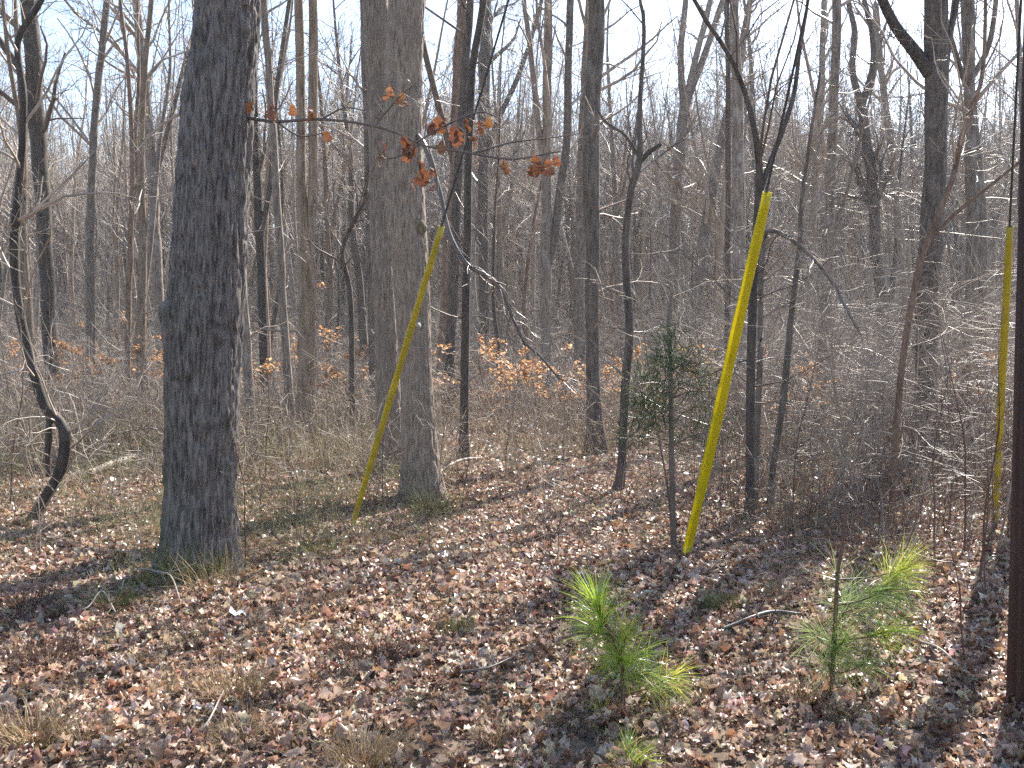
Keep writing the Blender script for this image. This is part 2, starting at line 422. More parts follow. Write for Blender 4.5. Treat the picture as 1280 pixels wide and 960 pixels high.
def crown_mesh(rng, axes, zlo, n1, n2, n3, n4=0, L1=(0.18, 0.4), rmin=0.004, low=0, k=3, ang=(0.5, 1.1)):
    S = 24
    PP = np.stack([catmull(np.c_[P, R], S) for P, R in axes])
    PR = np.maximum(PP[:, :, 3], 0.004); PP = PP[:, :, :3]
    mb = MB()
    z = PP[0, :, 2]; t0 = float(np.clip(np.searchsorted(z, zlo) / (S - 1.0), 0, 0.9))
    lv = []
    a = spawn(rng, PP, PR, n1, t0, 1.0, ang[0], ang[1], L1[0], L1[1], 0.55, 7, 0.07, 0.17, rmin * 1.6, rmin)
    lv.append((a, 5 if n1 < 25 else 4))
    if low:
        lw = spawn(rng, PP, PR, low, 0.08, max(t0, 0.3), 0.9, 1.5, 0.4, 1.4, 0.25, 6, 0.02, 0.2, rmin, rmin * 0.7, absL=True)
        lv.append((lw, 3))
        l2 = spawn(rng, lw[0], lw[1], low * 4, 0.2, 1.0, 0.4, 1.0, 0.25, 0.6, 0.7, 4, 0.02, 0.25, rmin * 0.7, rmin * 0.5)
        lv.append((l2, 3))
    b = spawn(rng, a[0], a[1], n2, 0.12, 1.0, 0.35, 0.95, 0.3, 0.6, 0.6, 5, 0.06, 0.22, rmin, rmin * 0.75)
    lv.append((b, k))
    c = spawn(rng, b[0], b[1], n3, 0.1, 1.0, 0.35, 1.0, 0.3, 0.65, 0.7, 4, 0.04, 0.25, rmin * 0.8, rmin * 0.6)
    lv.append((c, 3))
    if n4:
        d = spawn(rng, c[0], c[1], n4, 0.1, 1.0, 0.35, 1.0, 0.4, 0.8, 0.8, 3, 0.03, 0.25, rmin * 0.7, rmin * 0.5)
        lv.append((d, 3))
    for (P, R), kk in lv: mb.add(*tubes(P, R, kk)[:2])
    return mb

def trunk_mesh(P, R, k=12, flare=0.35, z0=None, lump=0.05, seed=0):
    R = R.copy()
    zz = P[:, 2] - (P[0, 2] if z0 is None else z0)
    R = R * (1 + flare * np.exp(-np.maximum(zz, 0) / np.maximum(R[0] * 1.7, 0.03)))
    V, q, _ = tubes(P[None], R[None], k)
    if lump:
        c = np.repeat(P, k, 0)
        s = 1.2 / max(R[0], 0.03)
        V = c + (V - c) * (1 + lump * vnoise(V[:, 0] * s + seed, V[:, 1] * s, V[:, 2] * s * 0.3))[:, None]
    mb = MB(); mb.add(V, q); return mb

TREE_GROUP = 'bare hardwood trees of the wood'
# name, material, twig material, total height, label, axes (pixel paths, bottom first), dict of crown numbers
TREES = [
 ('bare_tree', 'darktree', 'darktwig', 17, 'dark straight tree behind the bent sapling at the left edge', [[(69,508,19),(63,420,18),(57,320,18),(47,165,20),(36,0,19)], [(52,235,10),(30,105,9),(3,55,8),(-30,10,7)]], dict()),
 ('bare_tree', 'tree', 'twig', 15, 'slim pale grey tree leaning right, left of the mossy big oak', [[(115,497,11),(112,326,11),(118,155,9),(134,0,8)]], dict()),
 ('bare_tree', 'tree', 'twig', 16, 'grey tree just left of the big oak, its base hidden behind the oak', [[(204,492,13),(199,400,13),(195,310,13),(186,165,12),(170,0,10)], [(190,235,7),(213,150,6),(236,60,5),(262,-20,4)]], dict()),
 ('bare_tree', 'redtree', 'twig', 9, 'thin upright sapling in the clearing left of the big oak', [[(160,517,8),(160,420,7),(163,310,7),(165,200,6),(160,90,5),(150,0,4)]], dict(low=8)),
 ('bare_tree', 'tree', 'twig', 14, 'slim grey tree leaning out from behind the right side of the big oak', [[(318,562,14),(311,470,13),(304,370,12),(300,260,11),(306,120,10),(311,0,9)]], dict(low=10)),
 ('bare_tree', 'darktree', 'darktwig', 15, 'forked dark tree close to the right side of the big oak', [[(332,508,12),(329,413,11),(325,300,11),(319,172,9),(315,0,7)], [(326,295,7),(339,223,7),(345,120,6),(362,0,5)]], dict()),
 ('bare_tree', 'tree', 'twig', 15, 'slender grey tree between the big oak and the brown double stemmed tree', [[(365,558,14),(358,450,11),(351,330,10),(346,250,10),(340,150,9),(330,0,9)]], dict(low=8)),
 ('bare_tree', 'browntree', 'twig', 17, 'light brown tree forking into two tall parallel stems', [[(384,548,25),(383,470,22),(383,340,22),(378,240,13),(376,120,11),(374,0,11)], [(386,300,12),(391,235,12),(391,120,12),(391,0,11)]], dict(low=8)),
 ('bare_tree', 'darktree', 'darktwig', 6, 'crooked thin dark sapling just left of the twin thick trunks', [[(440,558,8),(440,430,7),(437,362,7),(428,316,6),(440,280,6),(457,245,5),(462,150,4),(470,60,3)]], dict(low=6)),
 ('bare_tree', 'tree', 'twig', 15, 'slim tree standing close behind the left edge of the twin thick trunks', [[(470,545,13),(464,350,12),(461,210,12),(455,0,10)]], dict()),
 ('bare_tree', 'redtree', 'twig', 16, 'reddish brown tree leaning right beside the twin thick trunks', [[(547,512,13),(553,430,13),(561,310,14),(571,200,15),(572,103,15),(579,0,15)], [(570,215,8),(545,120,8),(520,20,7),(512,-20,6)]], dict()),
 ('bare_tree', 'darktree', 'darktwig', 15, 'dark stem partly hidden behind the reddish leaning tree', [[(561,524,14),(563,430,13),(568,330,12),(575,180,11),(588,0,9)]], dict()),
 ('bare_tree', 'darktree', 'darktwig', 13, 'dark slender tree right of the twin thick trunks, standing nearer than its neighbours', [[(580,576,12),(581,450,11),(584,325,10),(588,120,10),(599,34,9),(604,0,9)]], dict(low=10)),
 ('bare_tree', 'darktree', 'darktwig', 18, 'straight dark tree with pale twigs behind the drooping branch', [[(605,472,15),(605,400,13),(604,310,13),(605,172,14),(607,0,14)], [(606,195,7),(625,145,7),(650,90,6),(672,20,5),(680,-20,5)]], dict()),
 ('bare_tree', 'tree', 'twig', 17, 'grey tree in mid wood with a second stem splitting off to the right', [[(680,508,20),(681,447,14),(683,310,14),(683,172,12),(685,0,10)], [(685,330,9),(692,300,10),(702,223,10),(709,172,10),(711,60,9),(713,0,9)], [(683,230,7),(674,165,8),(664,70,7),(655,0,6)]], dict(low=6)),
 ('bare_tree', 'tree', 'twig', 18, 'stout grey tree with a flared base in the middle of the picture', [[(745,570,24),(742,500,18),(741,447,17),(740,310,18),(738,250,21),(741,137,20),(745,0,20)]], dict(low=8)),
 ('bare_tree', 'tree', 'twig', 16, 'straight grey tree close behind the left side of the stout middle tree', [[(724,506,15),(724,400,14),(725,310,14),(729,180,13),(735,40,11),(737,0,10)]], dict()),
 ('bare_tree', 'darktree', 'darktwig', 7, 'crooked dark sapling forking in a small Y left of the green cedar', [[(772,616,14),(777,585,11),(781,482,11),(786,413,11),(781,310,9),(788,240,9),(800,200,8),(800,137,6),(805,34,5),(800,0,4)], [(799,203,6),(812,190,6),(826,180,5)], [(799,196,4),(780,168,4),(755,150,3),(740,120,2)]], dict(low=10)),
 ('bare_tree', 'tree', 'twig', 16, 'dark grey tree behind the cedar, dividing into a fan of upright limbs', [[(838,474,14),(840,400,14),(843,310,14),(849,206,13),(855,137,13)], [(855,140,9),(851,70,8),(857,0,7)], [(855,140,9),(868,80,8),(888,0,7)], [(856,135,8),(880,70,8),(905,-5,7)]], dict()),
 ('bare_tree', 'tree', 'twig', 12, 'leaning grey tree right of the cedar, behind the tall yellow guard', [[(865,480,16),(870,400,15),(880,300,14),(893,220,12),(912,130,10),(930,40,8),(938,0,7)]], dict()),
 ('bare_tree', 'tree', 'twig', 17, 'tall straight grey tree just behind the top of the tall yellow guard', [[(925,548,19),(924,480,17),(924,413,16),(924,309,15),(922,206,14),(922,103,13),(918,0,11)]], dict(low=10)),
 ('bare_tree', 'darktree', 'darktwig', 15, 'thin dark stem running up close beside the left of the tall straight tree', [[(908,545,8),(909,413,7),(910,250,7),(910,100,6),(909,0,6)]], dict()),
 ('bare_tree', 'darktree', 'darktwig', 10, 'slim dark tree right of the tall yellow guard, base in the leaf litter', [[(936,655,13),(937,620,11),(938,482,11),(943,344,11),(949,250,10),(949,206,9),(938,140,7),(915,75,6),(868,0,5)], [(949,240,7),(968,190,7),(991,124,6),(1000,60,5),(1010,0,4)]], dict(low=14)),
 ('bare_tree', 'tree', 'twig', 6, 'thin crooked sapling right of the tall yellow guard, leaning right as it rises', [[(963,640,10),(967,585,8),(977,516,8),(985,440,8),(991,379,7),(1000,300,6),(1002,255,5),(1015,160,4),(1025,90,3)]], dict(low=12)),
 ('bare_tree', 'tree', 'twig', 15, 'slim grey tree in the distance right of the tall straight tree', [[(1012,482,10),(1014,400,9),(1015,300,9),(1022,170,8),(1026,150,8),(1030,0,7)]], dict()),
 ('bare_tree', 'tree', 'twig', 16, 'straight slim tree with a long base, fourth large stem left of the dark limbed tree', [[(1022,548,14),(1026,482,13),(1031,396,13),(1036,309,12),(1039,206,12),(1043,103,11),(1046,0,11)]], dict(low=8)),
 ('bare_tree', 'darktree', 'darktwig', 13, 'crooked tree opening into a wide Y high above the brush', [[(1107,492,15),(1105,430,15),(1103,379,15),(1096,326,14),(1091,240,13),(1082,172,12),(1077,130,12)], [(1077,132,9),(1066,90,8),(1068,40,7),(1060,0,6)], [(1077,132,9),(1091,85,8),(1090,40,7),(1080,0,6)]], dict(low=6)),
 ('bare_tree', 'tree', 'twig', 14, 'slim bowed tree right of the crooked Y shaped tree', [[(1132,484,11),(1130,400,10),(1125,302,10),(1120,258,9),(1112,172,9),(1101,86,8),(1094,0,8)]], dict()),
 ('bare_tree', 'darktree', 'darktwig', 16, 'thick dark tree with one heavy limb reaching up to the left', [[(1158,572,30),(1158,516,27),(1158,440,27),(1159,379,28),(1166,275,28),(1170,172,26),(1171,86,29),(1168,0,28)], [(1163,92,15),(1140,60,15),(1120,35,13),(1103,0,12),(1090,-40,11)], [(1172,110,10),(1180,95,10),(1186,50,8),(1196,0,7)]], dict(low=8)),
 ('bare_tree', 'tree', 'twig', 16, 'grey tree right of the dark limbed tree, rising straight to the picture top', [[(1208,562,18),(1209,500,16),(1213,400,15),(1215,310,14),(1213,200,13),(1211,100,13),(1211,0,12)], [(1213,120,7),(1198,80,7),(1184,30,6),(1178,0,5)], [(1213,100,7),(1235,60,7),(1245,0,6)]], dict(low=12)),
 ('bare_tree', 'browntree', 'twig', 14, 'tree standing right behind the dark pole at the right edge', [[(1284,648,34),(1286,500,28),(1288,300,27),(1292,100,26),(1295,0,25)]], dict()),
 ('bare_tree', 'redtree', 'twig', 7, 'long thin sapling bending right across the dark limbed tree', [[(1112,662,10),(1115,620,8),(1120,550,8),(1129,447,8),(1146,344,8),(1156,309,8),(1170,275,7),(1191,223,7),(1204,165,6),(1228,96,5),(1232,0,4)], [(1160,300,5),(1200,262,5),(1240,230,4),(1290,190,3)]], dict(low=16)),
]

def build_tree(i, name, mat, tmat, H, label, axes_px, kw):
    rng = rngs(1000 + i)
    base = ground_hit(axes_px[0][0][0], axes_px[0][0][1])
    depth = base[1]
    hh = base[2] + H
    axes = []
    root = thing(name, label, 'tree', base, TREE_GROUP)
    for j, ap in enumerate(axes_px):
        ends_up = ap[-1][1] <= 40 and (j == 0 or True)
        forks = j == 0 and ap[-1][1] > 60
        hj = None if (forks or not ends_up) else hh * (1.0 if j == 0 else rng.uniform(0.75, 0.95))
        P, R = axis_from_px(ap, depth, hj, 44, rng)
        if j == 0:
            P = np.concatenate([[P[0] - [0, 0, 0.12]], P]); R = np.concatenate([[R[0]], R])
        else:
            R = R * (1 + 0.0)
        wob = 0.25 * R[:, None] * np.stack([vnoise(P[:, 2] * 1.7, i * 3.3 + j, 0.3), vnoise(P[:, 2] * 1.7, i * 3.3 + j, 7.3), 0 * R], 1)
        P = P + wob * (1 if j == 0 else np.linspace(0, 1, len(P))[:, None])
        axes.append((P, R))
        big = R[0] > 0.1
        m = trunk_mesh(P, R, 14 if big else 9, 0.45 if j == 0 else 0.25, z0=base[2] if j == 0 else None, seed=i)
        obj('trunk' if j == 0 else 'limb', m.mesh('trunk', base), M[mat], root)
    d = depth
    visible_top = CAM_H + 0.33 * d
    zlo = base[2] + max(1.2, min(0.42 * H, visible_top * 0.55)) if (H < 11 or d > 22) else visible_top * 0.9
    rmin = max(0.0025, d * 0.00012)
    small = H < 11
    if d < 16: n1, n2, n3, n4 = (14, 50, 150, 0)
    elif d < 30: n1, n2, n3, n4 = (18, 85, 300, 200)
    else: n1, n2, n3, n4 = (20, 110, 450, 400)
    if small: n1, n2, n3, n4 = (18, 60, 200, 150)
    kw = dict(kw)
    mb = crown_mesh(rng, axes, zlo, n1, n2, n3, n4, rmin=rmin, low=kw.get('low', 0), L1=(0.14, 0.34) if not small else (0.1, 0.3))
    obj('crown', mb.mesh('crown', base), M[tmat], root)
    return root

for i, t in enumerate(TREES): build_tree(i, *t)

# ---- the big oak on the left, bark as real relief
def rough_trunk(P, R, k, relief, furrow, seed, z0, flare, extra=None):
    """trunk with vertical furrows; P,R dense centre line"""
    zz = np.maximum(P[:, 2] - z0, 0)
    a = np.arange(k) * 2 * math.pi / k
    ca, sa = np.cos(a), np.sin(a)
    Rz = R[:, None] * np.ones(k)[None]
    butt = 1 + flare * np.exp(-zz / 0.16)[:, None] * (1 + 0.45 * np.cos(5 * a + seed)[None])
    Rz = Rz * butt
    X = R[:, None] * ca[None]; Y = R[:, None] * sa[None]; Z = P[:, 2:3] + 0 * X
    wx = 0.35 * vnoise(X * 6 + seed, Y * 6, Z * 2.5)
    n1 = vnoise(X * furrow + wx + seed * 3.1, Y * furrow + wx, Z * furrow * 0.1 + wx)
    n2 = vnoise(X * furrow * 2.1 + 9, Y * furrow * 2.1 + wx, Z * furrow * 0.3)
    plate = np.minimum(np.abs(n1) / 0.32, 1.0) ** 0.8
    disp = relief * (plate - 0.6) + relief * 0.35 * n2 + relief * 0.3 * vnoise(X * 60, Y * 60, Z * 22 + seed) + 0.018 * vnoise(X * 4 + 1, Y * 4, Z * 0.9 + seed)
    Rz = Rz + disp
    if extra is not None: Rz = Rz + extra(a[None], Z)
    V = np.stack([P[:, 0:1] + Rz * ca[None], P[:, 1:2] + Rz * sa[None], Z], -1)
    S = len(P); idx = np.arange(S * k).reshape(S, k)
    A = idx[:-1]; B = np.roll(A, -1, 1); D = idx[1:]; E = np.roll(D, -1, 1)
    mb = MB(); mb.add(V, np.stack([A, B, E, D], -1)); return mb

def dense_axis(pts, depth, base, H, zsplit, n_lo, rng):
    P, R = axis_from_px(pts, depth, H, 160, rng)
    P = np.concatenate([[P[0] - [0, 0, 0.18]], P]); R = np.concatenate([[R[0]], R])
    z = P[:, 2]
    zl = np.concatenate([np.linspace(z[0], zsplit, n_lo), np.linspace(zsplit, z[-1], 60)[1:]])
    Q = np.stack([np.interp(zl, z, P[:, 0]), np.interp(zl, z, P[:, 1]), zl], 1)
    return Q, np.interp(zl, z, R)

def limb_px(pts, n=26):
    """(px,py,depth,width_px) -> centre line"""
    A = np.array([[*at_depth(x, y, Y), w * 0.5 * Y / F] for x, y, Y, w in pts])
    A = catmull(A, n); return A[:, :3], np.maximum(A[:, 3], 0.0015)

# leaf templates: midrib rows with lobed half widths
OAK_W = np.array([0.012, 0.02, 0.13, 0.25, 0.19, 0.33, 0.25, 0.36, 0.27, 0.24, 0.02])
OAK_U = np.array([0.0, 0.14, 0.24, 0.36, 0.43, 0.56, 0.64, 0.76, 0.84, 0.92, 1.0])
OVAL_W = np.array([0.01, 0.26, 0.36, 0.26, 0.01])
OVAL_U = np.array([0.0, 0.28, 0.55, 0.8, 1.0])
TRI_W = np.array([0.1, 0.42, 0.1]); TRI_U = np.array([0.0, 0.5, 1.0])
def flat_leaves(rng, pos, L, tilt=0.5, fold=0.5, wid=0.4):
    # four-corner leaf folded along its midrib: two triangles
    N = len(pos); L = np.broadcast_to(L, (N,))
    w = wid * rng.uniform(0.7, 1.2, N); f = rng.normal(0, fold, N); c = rng.normal(0, 0.2, N)
    z = np.zeros(N)
    V = np.stack([np.stack([z - 0.5, z, c * 0.5], 1), np.stack([z, -w * np.cos(f), np.abs(w * np.sin(f))], 1), np.stack([z + 0.5, z, -c * 0.5], 1), np.stack([z + 0.05, w * np.cos(f), np.abs(w * np.sin(f))], 1)], 1) * L[:, None, None]
    a1, a2, a3 = rng.uniform(0, 6.28, N)[:, None], rng.normal(0, tilt, N)[:, None], rng.normal(0, tilt, N)[:, None]
    x, y, z = V[..., 0], V[..., 1], V[..., 2]
    y, z = y * np.cos(a2) - z * np.sin(a2), y * np.sin(a2) + z * np.cos(a2)
    x, z = x * np.cos(a3) + z * np.sin(a3), -x * np.sin(a3) + z * np.cos(a3)
    x, y = x * np.cos(a1) - y * np.sin(a1), x * np.sin(a1) + y * np.cos(a1)
    V = np.stack([x, y, z], -1) + pos[:, None, :]
    i = np.arange(N)[:, None] * 4
    return V.reshape(-1, 3), np.concatenate([i + [0, 1, 2], i + [0, 2, 3]])
def leaf_faces(rows):
    f = []
    for r in range(rows - 1):
        for c in (0, 1): f.append([r * 3 + c, r * 3 + c + 1, r * 3 + 4 + c, r * 3 + 3 + c])
    return np.array(f)
def leaves(rng, pos, L, Wt, Ut, tilt=0.45, curl=1.0, rot=None, wscale=1.0):
    N = len(pos); rows = len(Ut)
    L = np.broadcast_to(L, (N,))
    u = Ut[None] * np.ones((N, 1))
    ws = Wt[None] * wscale * rng.uniform(0.75, 1.2, (N, rows)) * rng.uniform(0.8, 1.2, (N, 1))
    fold = rng.normal(0, 0.45, (N, 1)) * curl; crl = rng.normal(0, 1.1, (N, 1)) * curl; tw = rng.normal(0, 0.9, (N, 1)) * curl
    mx = np.zeros((N, rows, 3, 3))
    for c, s in enumerate((-1, 0, 1)):
        v = s * ws
        cr = crl * (u - 0.5)
        x = (u - 0.5) * np.cos(cr * 0.6); z = 0.5 * crl * (u - 0.5) ** 2 * 1.2
        ang = fold * abs(s) + tw * (u - 0.5) * s + (rng.normal(0, 0.35, (N, rows)) * curl if s else 0)
        mx[:, :, c, 0] = x; mx[:, :, c, 1] = v * np.cos(ang); mx[:, :, c, 2] = z + np.abs(v) * np.sin(ang) * (1 if True else s)
    V = mx.reshape(N, rows * 3, 3) * L[:, None, None]
    if rot is None:
        yaw = rng.uniform(0, 2 * math.pi, N); tx = rng.normal(0, tilt, N); ty = rng.normal(0, tilt, N)
        cy, sy = np.cos(yaw), np.sin(yaw); cx, sx = np.cos(tx), np.sin(tx); cz, sz = np.cos(ty), np.sin(ty)
        x, y, z = V[..., 0], V[..., 1], V[..., 2]
        y, z = y * cx[:, None] - z * sx[:, None], y * sx[:, None] + z * cx[:, None]
        x, z = x * cz[:, None] + z * sz[:, None], -x * sz[:, None] + z * cz[:, None]
        x, y = x * cy[:, None] - y * sy[:, None], x * sy[:, None] + y * cy[:, None]
        V = np.stack([x, y, z], -1)
    V = V + pos[:, None, :]
    f = leaf_faces(rows)
    q = (np.arange(N)[:, None, None] * rows * 3 + f[None]).reshape(-1, 4)
    return V.reshape(-1, 3), q

rng = rngs(5)
OB = ground_hit(247, 718)
oak = thing('oak_tree', 'biggest nearest tree, thick dark furrowed trunk with mossy left side', 'tree', OB, TREE_GROUP)
pts = [(248,718,90),(249,640,85),(250,560,85),(253,460,86),(257,400,87),(261,340,86),(268,220,85),(277,100,81),(286,0,76)]
P, R = dense_axis(pts, OB[1], OB, 19.0, 4.9, 360, rng)
def oak_extra(a, Z):
    zz = Z - OB[2]
    d = np.angle(np.exp(1j * (a - math.pi * 1.06)))
    return 0.05 * np.exp(-(d / 0.5) ** 2) * np.exp(-np.maximum(zz - 1.86, 0) ** 2 / 0.002) * np.exp(-np.minimum(zz - 1.86, 0) ** 2 / 0.16)
mbx = rough_trunk(P, R, 170, 0.024, 27, 1.0, OB[2], 0.28, oak_extra)
obj('trunk', mbx.mesh('trunk', OB), M['oak'], oak)
ax_oak = (P[::6], R[::6])
obj('crown', crown_mesh(rng, [ax_oak], OB[2] + 6.5, 14, 55, 150, 0, rmin=0.005, L1=(0.2, 0.4)).mesh('crown', OB), M['darktwig'], oak)
# low limb with hanging leaves
D0 = OB[1]
LP, LR = limb_px([(300,146,D0-0.02,5),(345,152,D0-0.15,4),(400,149,D0-0.3,3.6),(460,156,D0-0.4,3.4),(500,168,D0-0.45,3.2),(530,182,D0-0.5,3.2),(580,190,D0-0.55,3),(640,199,D0-0.6,2.6),(700,189,D0-0.65,1.6)], 30)
m = MB(); m.add(*tubes(LP[None], LR[None], 6)[:2])
side = []
for pth in ([(470,155,D0-0.41,4),(500,120,D0-0.5,3),(520,104,D0-0.55,2)], [(520,178,D0-0.5,4),(560,155,D0-0.6,3.4),(600,140,D0-0.65,3),(625,148,D0-0.7,2)],
            [(525,180,D0-0.5,4),(500,195,D0-0.55,3),(475,200,D0-0.6,2)], [(535,182,D0-0.5,4),(545,215,D0-0.55,3),(548,240,D0-0.6,2)],
            [(590,192,D0-0.55,4),(640,178,D0-0.5,3),(690,172,D0-0.45,2),(720,168,D0-0.45,1.5)], [(640,198,D0-0.6,3),(660,215,D0-0.7,2.2),(690,205,D0-0.8,1.5)],
            [(400,150,D0-0.3,4),(430,135,D0-0.35,3),(455,138,D0-0.4,2)], [(345,152,D0-0.15,4),(375,170,D0-0.2,3),(410,165,D0-0.25,2)],
            [(470,155,D0-0.4,3),(487,112,D0-0.42,2.5),(505,118,D0-0.44,2),(528,132,D0-0.44,1.5)]):
    q, r = limb_px(pth, 12); r = r * 0.7; m.add(*tubes(q[None], r[None], 4)[:2]); side.append((q, r))
rP = np.stack([s[0] for s in side]); rR = np.stack([s[1] for s in side])
tw = spawn(rng, rP, rR, 60, 0.2, 1, 0.4, 1.0, 0.2, 0.5, 0.6, 4, 0.0, 0.25, 0.002, 0.0014); m.add(*tubes(*tw, 3)[:2])
limb = obj('limb', m.mesh('limb', OB), M['darktwig'], oak, label='low thin limb with red brown leaves still hanging')
hang = [(488,112,16),(500,120,16),(508,118,14),(482,180,20),(500,172,24),(510,182,18),(503,190,14),(475,195,15),(548,148,20),(540,155,14),(566,158,18),(578,150,16),(572,165,20),(590,152,18),
        (600,162,16),(585,172,16),(553,178,14),(520,205,22),(528,215,18),(516,225,14),(546,232,12),(544,212,12),(598,200,12),(630,202,16),(668,198,22),(685,202,18),(693,196,12),(665,206,14),
        (318,130,14),(340,132,18),(346,140,14),(390,136,14),(394,142,12),(408,165,13),(365,132,12),(560,150,13),(606,155,12),(612,148,12)]
hmesh = []
for k in range(6):
    lm = MB(); V, q = leaves(rng, np.zeros((1, 3)), np.array([0.13]), OAK_W, OAK_U, curl=0.9, rot=0)
    V = V + [0.065, 0, 0]; lm.add(V, q); hmesh.append(lm.mesh('oak_leaf'))
for k, (x, y, s) in enumerate(hang):
    Y = D0 - 0.35 - 0.3 * min(max((x - 320) / 380.0, 0), 1) + rng.uniform(-0.12, 0.12)
    p = at_depth(x, y - s * 0.4, Y)
    o = obj('leaf', hmesh[k % 6], M['oakleaf'], limb, loc=p - OB)
    o.rotation_euler = (rng.uniform(-0.6, 0.6), math.pi / 2 + rng.uniform(-0.7, 0.7), rng.uniform(0, 6.28))
    o.scale = (s / 17.0,) * 3

# ---- the twin thick trunks
TB = ground_hit(530, 632)
twin = thing('burled_tree', 'large grey brown tree with burls on its right side behind the slanting yellow guard', 'tree', TB, TREE_GROUP)
pr = [(531,632,58),(527,580,47),(522,500,43),(518,430,41),(513,340,42),(508,280,46),(505,200,46),(504,120,46),(509,0,44)]
pl = [(489,592,36),(487,540,33),(484,450,29),(479,340,29),(475,280,26),(474,180,26),(472,90,28),(470,0,31)]
P, R = dense_axis(pr, TB[1], TB, 19.0, 5.3, 260, rng)
obj('trunk', rough_trunk(P, R, 120, 0.011, 38, 4.0, TB[2], 0.18).mesh('trunk', TB), M['twin'], twin)
obj('crown', crown_mesh(rng, [(P[::6], R[::6])], TB[2] + 6.8, 14, 60, 160, 0, rmin=0.005, L1=(0.2, 0.4)).mesh('crown', TB), M['twig'], twin)
T2 = ground_hit(489, 592)
tw2_ = thing('bare_tree', 'thick grey brown trunk half hidden behind the left edge of the burled tree', 'tree', T2, TREE_GROUP)
P2, R2 = dense_axis(pl, T2[1], T2, 18.0, 6.2, 220, rng)
obj('trunk', rough_trunk(P2, R2, 90, 0.010, 38, 8.0, T2[2], 0.15).mesh('trunk', T2), M['twinback'], tw2_)
obj('crown', crown_mesh(rng, [(P2[::6], R2[::6])], T2[2] + 7.5, 14, 60, 180, 0, rmin=0.005, L1=(0.2, 0.4)).mesh('crown', T2), M['twig'], tw2_)
def lump(center, size, seed, flat=(1, 1, 1)):
    n = 14; kk = 18
    a = np.linspace(0.05, math.pi - 0.05, n)[:, None]; b = np.arange(kk)[None] * 2 * math.pi / kk
    x = np.sin(a) * np.cos(b); y = np.sin(a) * np.sin(b); z = np.cos(a) + 0 * b
    r = size * (1 + 0.3 * fbm(x * 2 + seed, y * 2, z * 2))
    V = np.stack([x * r * flat[0], y * r * flat[1], z * r * flat[2]], -1) + np.asarray(center)
    idx = np.arange(n * kk).reshape(n, kk); A = idx[:-1]; B = np.roll(A, -1, 1); D = idx[1:]; E = np.roll(D, -1, 1)
    mb = MB(); mb.add(V, np.stack([A, D, E, B], -1)); return mb
TD = TB[1]
obj('burl', lump(at_depth(521, 284, TD - 0.07), 0.105, 2.0, (0.9, 0.9, 1.15)).mesh('burl', TB), M['moss'], twin, label='mossy round burl on the right trunk')
obj('burl', lump(at_depth(524, 402, TD - 0.1), 0.075, 6.0, (0.9, 0.9, 1.5)).mesh('burl', TB), M['twin'], twin)
q, r = limb_px([(521,404,TD-0.15,8),(523,407,TD-0.22,7),(524,410,TD-0.27,5)], 6)
m = MB(); m.add(*tubes(q[None], r[None], 8, cap=True)); obj('branch_stub', m.mesh('branch_stub', TB), M['stub'], twin)
# drooping dark branch on the right of the twin trunks
q, r = limb_px([(522,170,TD-0.1,7),(532,185,TD-0.3,7),(550,240,TD-0.5,6.5),(557,275,TD-0.6,6.5),(567,305,TD-0.7,6.5),(585,332,TD-0.75,6.5),(612,347,TD-0.8,6),(628,365,TD-0.8,6),(640,395,TD-0.8,5),(656,428,TD-0.8,4.2),(675,445,TD-0.8,3.5),(700,475,TD-0.8,2.5)], 40)
m = MB(); m.add(*tubes(q[None], r[None], 6)[:2])
tw = spawn(rng, q[None], r[None], 34, 0.3, 1, 0.4, 1.1, 0.06, 0.22, 0.5, 6, -0.01, 0.2, 0.0025, 0.0018); m.add(*tubes(*tw, 3)[:2])
tw2 = spawn(rng, *tw, 110, 0.2, 1, 0.4, 1.1, 0.3, 0.7, 0.7, 4, 0.0, 0.25, 0.0018, 0.0013); m.add(*tubes(*tw2, 3)[:2])
obj('limb', m.mesh('limb', TB), M['darktwig'], twin, label='thin dark drooping branch beside the trunks')

# ---- bent sapling at the left edge
BB = ground_hit(36, 655)
bent = thing('bent_sapling', 'dark bent sapling with a crooked elbow near the ground at the left edge', 'sapling', BB, TREE_GROUP)
q, r = limb_px([(36,660,BB[1],15),(55,625,BB[1],14),(75,590,BB[1],14),(82,550,BB[1],15),(75,528,BB[1],13),(55,505,BB[1],13),(36,440,BB[1],11),(23,380,BB[1],11),(18,300,BB[1],11),(27,200,BB[1],9),(29,120,BB[1],9),(22,55,BB[1],8),(38,22,BB[1],8),(52,0,BB[1],7),(75,-60,BB[1],6),(90,-160,BB[1],4)], 70)
m = trunk_mesh(q, r, 10, 0.2, lump=0.1, seed=3); obj('trunk', m.mesh('trunk', BB), M['darktree'], bent)
q2, r2 = limb_px([(62,520,BB[1],8),(61,545,BB[1],9),(60,570,BB[1],8),(60,596,BB[1],5)], 14)
m = MB(); m.add(*tubes(q2[None], r2[None], 7, cap=True)); obj('dead_stub', m.mesh('dead_stub', BB), M['darktree'], bent, label='dead stub hanging down from the elbow')
m = crown_mesh(rng, [(q, r)], BB[2] + 1.6, 16, 60, 180, 100, rmin=0.003, L1=(0.1, 0.3), low=8); obj('crown', m.mesh('crown', BB), M['twig'], bent)

